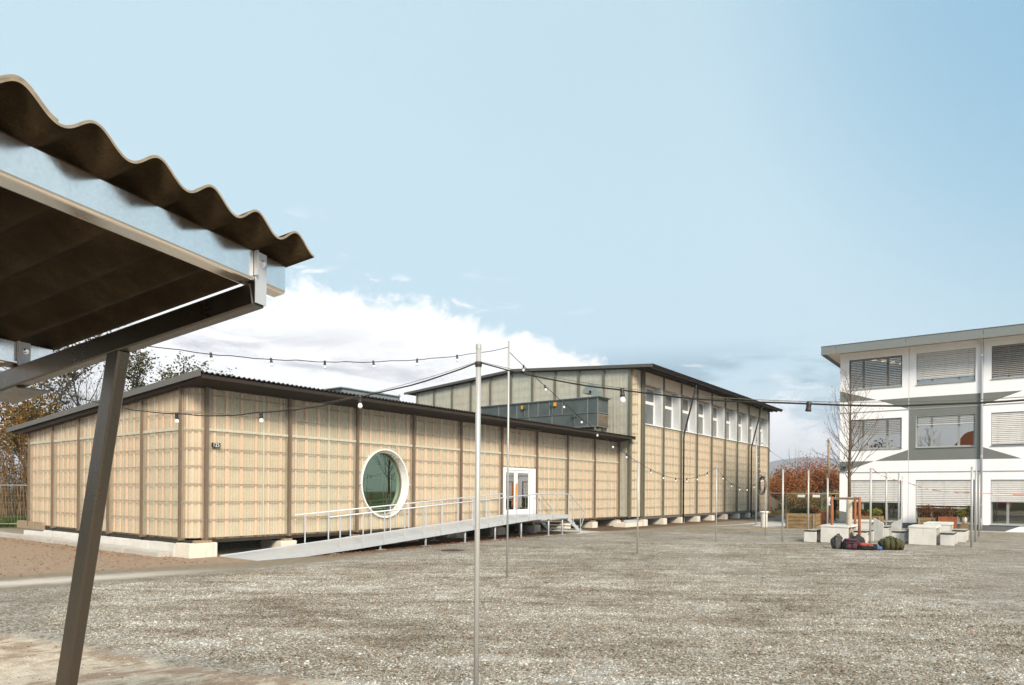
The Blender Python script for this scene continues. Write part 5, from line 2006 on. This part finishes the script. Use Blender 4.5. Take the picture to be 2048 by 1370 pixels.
fence_panel((11.25, 33.95), (9.0, 35.6), 1.77, 'wire fence panel at the left edge beside the pavilion corner', 'hvac_frame')
fence_panel((8.9, 35.65), (6.7, 37.3), 1.77, 'wire fence panel running out of the picture on the left', 'hvac_frame')
FP = [(48.5, 15.4), (50.0, 13.4), (51.5, 11.4), (53.0, 9.4)]
for i, lab in enumerate(('far wire fence panel beside the hall\'s end stair', 'far wire fence panel behind the wooden planter', 'far wire fence panel behind the dark standing figure')):
    fence_panel(FP[i], (FP[i + 1][0] - 0.05, FP[i + 1][1] + 0.05), 1.68, lab, 'hvac_frame')

# ------------------------------------------------------------------ person beyond the yard
def person(x, y, rz, label):
    t = thing('person', label, 'person', (x, y, 0), rz=rz)
    J = {'pel': (0, 0, 0.86), 'wst': (0, 0.01, 1.02), 'chs': (0, 0.015, 1.22), 'nck': (0, 0.0, 1.38), 'hd0': (0, -0.01, 1.46), 'hd1': (0, -0.012, 1.56),
         'lhp': (-0.085, 0, 0.84), 'lkn': (-0.10, -0.02, 0.46), 'lan': (-0.11, 0.03, 0.07), 'lto': (-0.12, -0.10, 0.03),
         'rhp': (0.085, 0, 0.84), 'rkn': (0.11, -0.05, 0.46), 'ran': (0.13, 0.02, 0.07), 'rto': (0.15, -0.11, 0.03),
         'lsh': (-0.165, 0.01, 1.30), 'lel': (-0.215, 0.03, 1.06), 'lwr': (-0.19, -0.10, 0.88),
         'rsh': (0.165, 0.01, 1.30), 'rel': (0.22, 0.02, 1.06), 'rwr': (0.14, -0.18, 1.02)}
    E_ = [('pel', 'wst'), ('wst', 'chs'), ('chs', 'nck'), ('nck', 'hd0'), ('hd0', 'hd1'), ('pel', 'lhp'), ('lhp', 'lkn'), ('lkn', 'lan'), ('lan', 'lto'),
          ('pel', 'rhp'), ('rhp', 'rkn'), ('rkn', 'ran'), ('ran', 'rto'), ('chs', 'lsh'), ('lsh', 'lel'), ('lel', 'lwr'), ('chs', 'rsh'), ('rsh', 'rel'), ('rel', 'rwr')]
    RAD = {'pel': .125, 'wst': .125, 'chs': .135, 'nck': .055, 'hd0': .085, 'hd1': .088, 'lhp': .085, 'rhp': .085, 'lkn': .06, 'rkn': .06, 'lan': .042, 'ran': .042, 'lto': .035, 'rto': .035,
           'lsh': .065, 'rsh': .065, 'lel': .048, 'rel': .048, 'lwr': .034, 'rwr': .034}
    ks = list(J)
    me = bpy.data.meshes.new('body')
    me.from_pydata([J[k] for k in ks], [(ks.index(a), ks.index(b)) for a, b in E_], [])
    o = bpy.data.objects.new('body', me)
    col.objects.link(o)
    o.parent = t
    sm = o.modifiers.new('skin', 'SKIN')
    for i, k in enumerate(ks):
        me.skin_vertices[0].data[i].radius = (RAD[k], RAD[k] * 0.82)
    me.skin_vertices[0].data[0].use_root = True
    sm.use_smooth_shade = True
    o.modifiers.new('subd', 'SUBSURF').levels = 1
    me.materials.append(MATS['cloth_dark'])

    def lp(mb, nm, mat):
        q = mb.build(nm, mat, None, smooth=True)
        q.parent = t
    lp(MB().lathe((0, -0.012, 1.40), [(0.03, 0.0), (0.07, 0.03), (0.088, 0.09), (0.090, 0.14), (0.075, 0.19), (0.03, 0.215)], 14), 'face', 'skin')
    lp(MB().lathe((0, 0.012, 1.44), [(0.075, 0.0), (0.096, 0.06), (0.098, 0.12), (0.080, 0.175), (0.02, 0.19)], 14), 'hair', 'hair_dark')
    lp(MB().lathe((0, 0.0, 0.70), [(0.17, 0.0), (0.155, 0.2), (0.16, 0.4), (0.185, 0.56), (0.16, 0.64), (0.07, 0.68)], 16), 'coat', 'cloth_dark')
    for sx, wr in ((-1, J['lwr']), (1, J['rwr'])):
        h = MB()
        for f in range(4):
            b_ = Vector(wr) + Vector(((f - 1.5) * 0.013, -0.01, -0.03))
            h.tube([b_, b_ + Vector((0, -0.008, -0.045)), b_ + Vector((0, -0.022, -0.080 + 0.006 * abs(f - 1.5)))], [0.009, 0.008, 0.006], 6)
        b_ = Vector(wr)
        h.tube([b_, b_ + Vector((-sx * 0.03, -0.015, -0.03)), b_ + Vector((-sx * 0.035, -0.03, -0.055))], [0.011, 0.009, 0.007], 6)
        h.tube([b_ + Vector((0, 0, 0.01)), b_ + Vector((0, -0.008, -0.045))], [0.024, 0.026], 8)
        lp(h, 'hand', 'skin')
    return t


person(45.2, 9.35, R(60), 'person in dark coat standing by the far fence, left of the white building')
# small white notices on the fence
for i, (x, y, z, lab) in enumerate(((51.9, 10.85, 1.15, 'white notice sheet on the far fence beside the dark figure'), (50.6, 12.6, 1.50, 'small pale notice high on the far fence behind the planter'), (51.2, 11.75, 1.50, 'small pale notice on the far fence left of the dark figure'))):
    o = MB().box(-0.012, 0.012, -0.26, 0.26, -0.30 if i == 0 else -0.09, 0.30 if i == 0 else 0.09).build('notice', 'paper_white')
    o.location = (x - 0.06, y - 0.04, z)
    o.rotation_euler = (0, 0, R(37))
    tag(o, lab, 'notice', 'pale notices on the far fence')

# ------------------------------------------------------------------ bags on the gravel
def soft_bag(name, label, loc, rz, parts, group='school bags left on the gravel'):
    """parts: (name, material, (cx,cy,cz), (sx,sy,sz), squareness, lumps, seed)"""
    t = thing(name, label, 'bag', loc, group, rz)
    for nm, mat, c, s, sq, lump, seed in parts:
        bm = bmesh.new()
        bmesh.ops.create_icosphere(bm, subdivisions=3, radius=1.0)
        for v in bm.verts:
            d = v.co.normalized()
            k = (abs(d.x) ** sq + abs(d.y) ** sq + abs(d.z) ** sq) ** (-1.0 / sq)
            w = 1 + lump * mnoise.noise(d * 2.2 + Vector((seed, 0, 0))) + lump * 0.5 * mnoise.noise(d * 5.5 + Vector((0, seed, 0)))
            q = d * k * w
            v.co = Vector((c[0] + q.x * s[0], c[1] + q.y * s[1], max(0.004, c[2] + q.z * s[2])))
        o = bm_obj(bm, nm, mat, None, smooth=True)
        o.parent = t
    return t


VR = R(-53)      # lay the bags roughly across the view
soft_bag('backpack', 'grey backpack at the left end of the bag row', (22.30, 4.52, 0), VR, [
    ('body', 'bag_grey', (0, 0, 0.18), (0.145, 0.12, 0.185), 4.0, 0.22, 1), ('top_flap', 'bag_grey', (0.035, -0.02, 0.355), (0.10, 0.10, 0.055), 3.2, 0.25, 2),
    ('front_pocket', 'bag_grey', (-0.01, -0.125, 0.12), (0.105, 0.045, 0.10), 3.6, 0.2, 3), ('strap', 'bag_black', (-0.10, -0.10, 0.20), (0.018, 0.04, 0.17), 3.0, 0.3, 31),
    ('grab_loop', 'bag_grey', (0.06, 0.02, 0.43), (0.05, 0.018, 0.03), 2.4, 0.2, 32)])
soft_bag('backpack', 'purple backpack lying between the grey and the red one', (22.30, 4.12, 0), VR + R(8), [
    ('body', 'bag_purple', (0.0, 0, 0.155), (0.235, 0.14, 0.155), 4.2, 0.16, 4), ('side_panel', 'bag_black', (-0.225, -0.02, 0.12), (0.035, 0.12, 0.115), 3.6, 0.2, 5),
    ('front_pocket', 'bag_purple', (0.06, -0.145, 0.115), (0.14, 0.045, 0.085), 3.8, 0.2, 6), ('label_patch', 'paper_white', (0.19, -0.185, 0.085), (0.022, 0.008, 0.016), 6, 0.0, 7),
    ('top_flap', 'bag_purple', (-0.05, -0.05, 0.285), (0.17, 0.12, 0.045), 3.4, 0.25, 33), ('strap', 'bag_black', (0.02, -0.17, 0.21), (0.20, 0.016, 0.014), 3, 0.4, 34)])
soft_bag('backpack', 'round black backpack standing behind the red one', (22.85, 4.03, 0), VR, [
    ('body', 'bag_black', (0, 0, 0.19), (0.18, 0.13, 0.20), 3.0, 0.16, 8), ('front_pocket', 'bag_black', (0.0, -0.13, 0.13), (0.13, 0.05, 0.10), 3.2, 0.2, 9),
    ('grab_loop', 'bag_black', (0.0, 0.02, 0.40), (0.05, 0.018, 0.03), 2.4, 0.2, 35)])
soft_bag('backpack', 'red and black backpack with a blue corner, lying flat', (22.42, 3.72, 0), VR - R(6), [
    ('body', 'bag_black', (0.0, 0, 0.085), (0.29, 0.15, 0.085), 3.6, 0.22, 10), ('red_panel', 'bag_red', (-0.13, -0.06, 0.165), (0.12, 0.10, 0.05), 3.4, 0.28, 11),
    ('red_pocket', 'bag_red', (0.06, -0.09, 0.135), (0.085, 0.08, 0.04), 3.4, 0.32, 12), ('blue_corner', 'bag_blue', (0.31, -0.06, 0.065), (0.085, 0.08, 0.06), 3.2, 0.30, 13),
    ('strap', 'bag_black', (-0.04, -0.16, 0.12), (0.20, 0.016, 0.022), 3, 0.4, 14), ('strap', 'bag_black', (0.16, -0.12, 0.17), (0.09, 0.02, 0.018), 3, 0.5, 36)])
soft_bag('duffel_bag', 'large olive green bag alone on the gravel right of the row', (23.0, 3.17, 0), VR, [
    ('body', 'bag_olive', (0.0, 0, 0.18), (0.34, 0.18, 0.18), 2.8, 0.16, 15), ('fold', 'bag_olive', (-0.21, -0.06, 0.165), (0.075, 0.17, 0.165), 2.7, 0.22, 16),
    ('fold', 'bag_olive', (-0.07, -0.06, 0.205), (0.065, 0.17, 0.185), 2.7, 0.20, 17), ('fold', 'bag_olive', (0.09, -0.07, 0.19), (0.07, 0.17, 0.18), 2.7, 0.20, 18),
    ('fold', 'bag_olive', (0.25, -0.03, 0.135), (0.10, 0.16, 0.135), 2.7, 0.22, 19), ('top_roll', 'bag_olive', (-0.02, 0.0, 0.365), (0.12, 0.09, 0.04), 2.6, 0.3, 20),
    ('buckle', 'black_plastic', (0.02, -0.21, 0.33), (0.018, 0.01, 0.016), 5, 0, 37)])

# ------------------------------------------------------------------ planters, bin, plants
def leaf_clump(parent, c, rx, ry, rz, n, size, mat, seed, name='foliage', stems=0):
    r = random.Random(seed)
    m = MB()
    for i in range(n):
        a = Vector((r.gauss(0, 1), r.gauss(0, 1), r.gauss(0, 1))).normalized() * (r.random() ** 0.45)
        leaf(m, Vector(c) + Vector((a.x * rx, a.y * ry, a.z * rz)), size * r.uniform(0.6, 1.4), r)
    m.build(name, mat, parent, recalc=False)
    if stems:
        w = MB()
        for i in range(stems):
            x, y = c[0] + r.uniform(-.7, .7) * rx, c[1] + r.uniform(-.7, .7) * ry
            w.tube([(x, y, c[2] - rz), (x + r.uniform(-.08, .08), y + r.uniform(-.08, .08), c[2] + rz * r.uniform(0.3, 1.2))], [0.008, 0.003], 4, False)
        w.build('stems', 'stem_brown', parent)


def wood_planter(x0, x1, y0, y1, h, n, label):
    t = thing('wooden_planter', label, 'planter', ((x0 + x1) / 2, (y0 + y1) / 2, 0), 'wooden plank planters')
    ph = h / n
    rnd = random.Random(int(x0 * 10))
    for i in range(n):
        z0, z1 = ph * i + 0.006, ph * (i + 1) - 0.006
        j = rnd.uniform(-0.008, 0.008)
        bm_obj(rough_block(x0 + j, x0 + 0.045 + j, y0, y1, z0, z1, i, 0.006), 'plank', 'plank_timber', t)
        bm_obj(rough_block(x1 - 0.045, x1, y0, y1, z0, z1, i + 9, 0.006), 'plank', 'plank_timber', t)
        bm_obj(rough_block(x0 + 0.05, x1 - 0.05, y0 + 0.01, y0 + 0.055, z0, z1, i + 19, 0.006), 'plank', 'plank_timber', t)
        bm_obj(rough_block(x0 + 0.05, x1 - 0.05, y1 - 0.055, y1 - 0.01, z0, z1, i + 29, 0.006), 'plank', 'plank_timber', t)
    for y in (y0 + 0.06, y1 - 0.13):
        block('corner_post', 'stake_weathered', t, x0 - 0.045, x0 - 0.012, y, y + 0.07, 0.0, h - 0.03)
    block('soil', 'underfloor', t, x0 + 0.05, x1 - 0.05, y0 + 0.06, y1 - 0.06, h - 0.12, h - 0.05)
    return t


wpl = wood_planter(34.15, 35.1, 7.82, 9.20, 0.72, 4, 'wooden plank planter with dark leafy plants, right of the pale bin')
leaf_clump(wpl, (34.6, 8.55, 0.80), 0.42, 0.62, 0.20, 900, 0.10, 'leaf_darkgreen', 3, 'dark_foliage', 20)
leaf_clump(wpl, (34.6, 7.98, 0.86), 0.25, 0.22, 0.20, 300, 0.08, 'leaf_brown', 4, 'dry_foliage', 8)
wp2 = wood_planter(36.35, 36.95, 5.4, 6.6, 0.62, 3, 'wooden planter below the leftmost ground-floor window of the white building')
leaf_clump(wp2, (36.6, 6.35, 0.78), 0.25, 0.30, 0.16, 300, 0.09, 'leaf_green', 5, 'green_foliage', 8)
leaf_clump(wp2, (36.6, 5.75, 0.80), 0.28, 0.34, 0.20, 260, 0.10, 'leaf_lime', 6, 'lime_foliage', 8)
leaf_clump(wp2, (36.55, 6.55, 0.76), 0.22, 0.18, 0.14, 160, 0.06, 'flower_red', 7, 'flowers', 0)
leaf_clump(wp2, (36.55, 6.05, 0.70), 0.22, 0.12, 0.10, 90, 0.06, 'flower_red', 8, 'flowers', 0)
wp3 = wood_planter(36.7, 37.1, 3.2, 4.0, 0.60, 3, 'wooden planter with dry brown shrubs below the middle ground-floor window')
leaf_clump(wp3, (36.88, 3.60, 0.90), 0.24, 0.48, 0.30, 700, 0.07, 'leaf_brown', 9, 'dry_foliage', 30)
rp = thing('rusty_planter', 'rusty steel planter with dry brown shrubs below the middle ground-floor window', 'planter', (36.8, 2.85, 0), 'rusty steel planters')
m = MB()
for (a, b, c, d) in ((36.55, 36.56, 2.45, 3.15), (37.09, 37.10, 2.45, 3.15), (36.561, 37.089, 2.45, 2.46), (36.561, 37.089, 3.14, 3.15)):
    m.box(a, b, c, d, 0.0, 0.66)
m.build('steel_box', 'corten', rp)
block('soil', 'underfloor', rp, 36.565, 37.085, 2.465, 3.135, 0.5, 0.60)
leaf_clump(rp, (36.82, 2.85, 0.85), 0.26, 0.42, 0.28, 500, 0.07, 'leaf_brown', 10, 'dry_foliage', 26)
rp2 = thing('rusty_planter', 'square rust-red steel box by the far fence, left of the white building', 'planter', (38.6, 8.6, 0), 'rusty steel planters')
m = MB()
for (a, b, c, d) in ((38.3, 38.31, 8.25, 8.80), (38.84, 38.85, 8.25, 8.80), (38.311, 38.839, 8.25, 8.26), (38.311, 38.839, 8.79, 8.80)):
    m.box(a, b, c, d, 0.0, 0.70)
m.build('steel_box', 'corten', rp2)
block('soil', 'underfloor', rp2, 38.32, 38.83, 8.27, 8.78, 0.5, 0.62)
pt = thing('potted_plant', 'green shrub in a small white pot on the sill below the middle window', 'plant', (36.95, 2.12, 0))
block('stand', 'plank_timber', pt, 36.80, 37.08, 2.02, 2.30, 0.0, 0.36)
MB().lathe((36.94, 2.16, 0.362), [(0.08, 0), (0.115, 0.26), (0.12, 0.28), (0.10, 0.28), (0.09, 0.24)], 16).build('pot', 'white_frame', pt, smooth=True)
leaf_clump(pt, (36.92, 2.30, 0.82), 0.20, 0.24, 0.22, 260, 0.09, 'leaf_lime', 11, 'foliage', 10)
leaf_clump(pt, (36.92, 2.02, 0.90), 0.14, 0.14, 0.30, 180, 0.08, 'leaf_green', 12, 'foliage', 6)

bn = thing('litter_bin', 'pale cylindrical concrete bin with flared rim near the hall\'s far end', 'bin', (33.85, 10.12, 0))
MB().lathe((33.85, 10.12, 0), [(0.15, 0.0), (0.155, 0.03), (0.16, 0.66), (0.16, 0.68)], 24).build('body', 'concrete_white', bn, smooth=True)
MB().lathe((33.85, 10.12, 0), [(0.14, 0.682), (0.20, 0.72), (0.205, 0.78), (0.185, 0.80), (0.12, 0.79)], 24).build('rim', 'white_frame', bn, smooth=True)

# stone blocks by the far planters
for i, (x, y, s, lab) in enumerate(((36.9, 8.75, 0.42, 'grey stone block between the wooden planter and the rusty box'), (42.0, 11.8, 0.3, 'small grey stone lying on the slab path beyond the bin'))):
    o = bm_obj(rough_block(x, x + s * 1.6, y - s * 0.6, y + s * 0.6, 0.0, s, 200 + i, 0.03), 'stone_block', 'stone_grey', None)
    tag(o, lab, 'stone')

# dark outside stair at the hall's far end
st = thing('outside_stair', 'dark outside stair with slanting handrail at the hall\'s far end', 'stairs', (55.5, 16.4, 0))
for i in range(5):
    block('step', 'fascia_dark', st, 54.6 + 0.9 * i * 0.6, 55.2 + 0.9 * i * 0.6, 15.9, 17.1, 0.62 - 0.14 * i - 0.05, 0.62 - 0.14 * i)
block('landing', 'fascia_dark', st, 51.9, 54.6, 15.9, 17.1, 0.58, 0.66)
for y in (15.88, 17.12):
    MB().tube([(52.0, y, 1.72), (54.6, y, 1.72), (58.6, y, 0.72), (58.7, y, 0.05)], 0.04, 8).build('handrail', 'black_paint', st)
    MB().prism([(52.0, 1.55), (54.5, 1.55), (58.4, 0.55), (58.4, 0.10), (54.5, 0.70), (52.0, 0.70)], 'Y', y - 0.012, y + 0.012).build('balustrade', 'fin_olive', st)
    for x, z in ((52.1, 1.7), (54.5, 1.7), (56.5, 1.2), (58.3, 0.78)):
        block('rail_post', 'corten', st, x, x + 0.09, y - 0.05, y + 0.05, 0.0, z)

# number plate on the cladding
sg = thing('number_sign', 'small dark house number plate by the first fin of the pavilion front', 'sign', (9.03, 15.97, 2.74))
block('plate', 'black_paint', sg, 8.92, 9.15, 15.992, 16.004, 2.695, 2.805)
cu = bpy.data.curves.new('numerals', 'FONT')
cu.body = '125'
cu.size = 0.115
cu.align_x = 'CENTER'
cu.align_y = 'CENTER'
cu.extrude = 0.002
tmp = bpy.data.objects.new('numerals_curve', cu)
dg = bpy.context.evaluated_depsgraph_get()
col.objects.link(tmp)
dg.update()
me = bpy.data.meshes.new_from_object(tmp.evaluated_get(dg))
bpy.data.objects.remove(tmp)
me.materials.clear()
me.materials.append(MATS['paper_white'])
o = bpy.data.objects.new('numerals', me)
o.location = (9.035, 15.988, 2.75)
o.rotation_euler = (R(90), 0, 0)
col.objects.link(o)
attach(o, sg)

# manhole cover, a timber on the ground
mh = MB().lathe((14.14, 12.72, 0.002), [(0.33, 0), (0.33, 0.004), (0.29, 0.005), (0.29, 0.003), (0.05, 0.004)], 24).build('manhole_cover', 'black_paint')
tag(mh, 'round dark manhole cover in the ground before the ramp', 'manhole cover')

# orange hall with arched roof out of frame on the left: the school windows mirror it
oh = thing('orange_hall', 'orange building with arched roof standing far behind the camera', 'building', (-36, 5, 0))
MB().prism([(1.5, 0), (7.4, 0), (7.4, 8.2), (6.4, 9.6), (4.5, 10.3), (2.5, 9.9), (1.5, 8.8)], 'X', -44.0, -31.0).build('walls', 'shed_orange', oh)
block('door', 'corten', oh, -30.99, -30.9, 3, 5.5, 0, 5)
for k, (x, y, h_, lab) in enumerate(((-33, 11.5, 8.2, 'olive tree behind the camera next to the orange building'), (-37, 16.5, 9.2, 'second olive tree behind the camera, away from the orange building'), (-30, 22, 8.6, 'third olive tree behind the camera, farthest from the orange building'))):
    big_tree(lab, (x, y, 0), h_, 70 + k, 'leaf_olive', 0.34, 14, 0.6, depth=4, first=0.36, gsp=0.8, group='trees behind the camera')

# ------------------------------------------------------------------ loose stuff on the ground
def gravel_stones(name, poly, density, smin, smax, seed, label):
    m = MB()
    m.add([(x, y, 0.001) for x, y in poly], [tuple(range(len(poly)))])
    o = m.build(name, 'pebble')
    tag(o, label, 'gravel', kind='stuff')
    ng = bpy.data.node_groups.new(name, 'GeometryNodeTree')
    ng.interface.new_socket('Geometry', in_out='INPUT', socket_type='NodeSocketGeometry')
    ng.interface.new_socket('Geometry', in_out='OUTPUT', socket_type='NodeSocketGeometry')
    N, Lk = ng.nodes, ng.links
    gi, go = N.new('NodeGroupInput'), N.new('NodeGroupOutput')
    dp_ = N.new('GeometryNodeDistributePointsOnFaces')
    dp_.inputs['Density'].default_value = density
    dp_.inputs['Seed'].default_value = seed
    ico = N.new('GeometryNodeMeshIcoSphere')
    ico.inputs['Radius'].default_value = 1.0
    ico.inputs['Subdivisions'].default_value = 1
    sp_ = N.new('GeometryNodeSetPosition')
    rv = N.new('FunctionNodeRandomValue')
    rv.data_type = 'FLOAT_VECTOR'
    rv.inputs['Min'].default_value = (-0.28, -0.28, -0.28)
    rv.inputs['Max'].default_value = (0.28, 0.28, 0.28)
    Lk.new(rv.outputs['Value'], sp_.inputs['Offset'])
    Lk.new(ico.outputs['Mesh'], sp_.inputs['Geometry'])
    sm_ = N.new('GeometryNodeSetMaterial')
    sm_.inputs['Material'].default_value = MATS['pebble']
    Lk.new(sp_.outputs[0], sm_.inputs[0])
    io = N.new('GeometryNodeInstanceOnPoints')
    Lk.new(gi.outputs[0], dp_.inputs['Mesh'])
    Lk.new(dp_.outputs['Points'], io.inputs['Points'])
    Lk.new(sm_.outputs[0], io.inputs['Instance'])
    rr_ = N.new('FunctionNodeRandomValue')
    rr_.data_type = 'FLOAT_VECTOR'
    rr_.inputs['Min'].default_value = (-0.5, -0.5, 0)
    rr_.inputs['Max'].default_value = (0.5, 0.5, 6.28)
    Lk.new(rr_.outputs['Value'], io.inputs['Rotation'])
    rs_ = N.new('FunctionNodeRandomValue')
    rs_.data_type = 'FLOAT_VECTOR'
    rs_.inputs['Min'].default_value = (smin, smin, smin * 0.5)
    rs_.inputs['Max'].default_value = (smax, smax, smax * 0.75)
    rs_.inputs['Seed'].default_value = 7
    Lk.new(rs_.outputs['Value'], io.inputs['Scale'])
    jn = N.new('GeometryNodeJoinGeometry')
    Lk.new(io.outputs[0], jn.inputs[0])
    Lk.new(jn.outputs[0], go.inputs[0])
    md = o.modifiers.new('stones', 'NODES')
    md.node_group = ng
    return o


def vp(pts):
    return [tuple(gp(a, b).xy) for a, b in pts]


gravel_stones('gravel', [(3.9, 4.1), (3.5, 2.2), (6.1, -2.4), (12.0, 0.6), (13.6, 6.0), (11.5, 10.5), (8.5, 12.4), (4.6, 12.5), (3.05, 9.3), (3.2, 7.4), (3.6, 5.8)], 1000, 0.005, 0.0125, 1, 'grey gravel covering the yard in front')
gravel_stones('gravel', [(4.0, 3.9), (3.8, 1.9), (6.1, -2.4), (12.0, 0.6), (11.5, 8.5), (6.0, 11.5), (3.3, 8.6)], 46, 0.010, 0.024, 4, 'larger stones lying in the gravel in front')
gravel_stones('gravel', [(12.0, 0.6), (22.0, 1.2), (24.5, 5.0), (20.5, 10.5), (14.5, 12.6), (11.0, 12.2), (8.5, 12.4), (11.5, 10.5), (13.6, 6.0)], 260, 0.006, 0.015, 2, 'grey gravel covering the middle of the yard')
gravel_stones('gravel', [(1.2, 6.0), (2.4, 4.2), (3.9, 4.0), (3.6, 5.8), (3.2, 7.4), (3.05, 9.3), (1.6, 10.2)], 26, 0.004, 0.012, 3, 'scattered pebbles on the bare sandy ground')

# fallen leaves
r = random.Random(77)
m = MB()
def lay(x, y, s):
    a = r.uniform(0, 6.28)
    ca, sa = math.cos(a), math.sin(a)
    t1, t2 = r.uniform(0.0, 0.5) * s, r.uniform(0.0, 0.5) * s
    pts = [(-0.5, 0, 0.0), (-0.1, 0.3, t1), (0.5, 0, 0.1 * s), (-0.1, -0.3, t2)]
    m.add([(x + (px * ca - py * sa) * s, y + (px * sa + py * ca) * s, 0.012 + pz) for px, py, pz in pts], [(0, 1, 2, 3)])


for i in range(320):
    q = gp(r.uniform(-4, 7), 4 + 10 * r.random() ** 0.8)
    lay(q.x, q.y, r.uniform(0.025, 0.06))
for i in range(900):
    lay(r.uniform(4.2, 8.2), 14.6 + abs(r.gauss(0, 5.0)), r.uniform(0.02, 0.055))
for i in range(520):
    yy = r.uniform(16.5, 27)
    lay(7.75 + r.gauss(0, 0.28) - 0.05, yy + r.gauss(0, 0.3), r.uniform(0.02, 0.06))
for i in range(700):
    x = r.uniform(10.5, 20)
    lay(x, 14.0 + r.gauss(0, 0.28) + 0.03 * (x - 10), r.uniform(0.03, 0.07))
tag(m.build('fallen_leaves', 'fallen_leaf', recalc=False), 'scattered rust-coloured fallen leaves on the yard', 'leaves', kind='stuff')

# long grass beyond the left fence
m = MB()
for i in range(9000):
    x, y = r.uniform(7.0, 16.5), 34.6 + 6.5 * r.random()
    h = r.uniform(0.15, 0.50)
    a = r.uniform(0, 6.28)
    w = r.uniform(0.015, 0.035)
    dx, dy = r.uniform(-0.14, 0.14), r.uniform(-0.14, 0.14)
    m.add([(x - w * math.cos(a), y - w * math.sin(a), -0.02), (x + w * math.cos(a), y + w * math.sin(a), -0.02), (x + dx, y + dy, h)], [(0, 1, 2)])
tag(m.build('grass', 'grass', recalc=False), 'green grass beyond the left wire fence', 'grass', kind='stuff')
m = MB()
for i in range(6000):
    x, y = r.uniform(50, 60), r.uniform(8.5, 15)
    h = r.uniform(0.15, 0.55)
    a = r.uniform(0, 6.28)
    w = r.uniform(0.02, 0.05)
    m.add([(x - w * math.cos(a), y - w * math.sin(a), -0.02), (x + w * math.cos(a), y + w * math.sin(a), -0.02), (x + r.uniform(-.15, .15), y + r.uniform(-.15, .15), h)], [(0, 1, 2)])
tag(m.build('grass', 'leaf_gold', recalc=False), 'tall dry grass beyond the far fence', 'grass', kind='stuff')
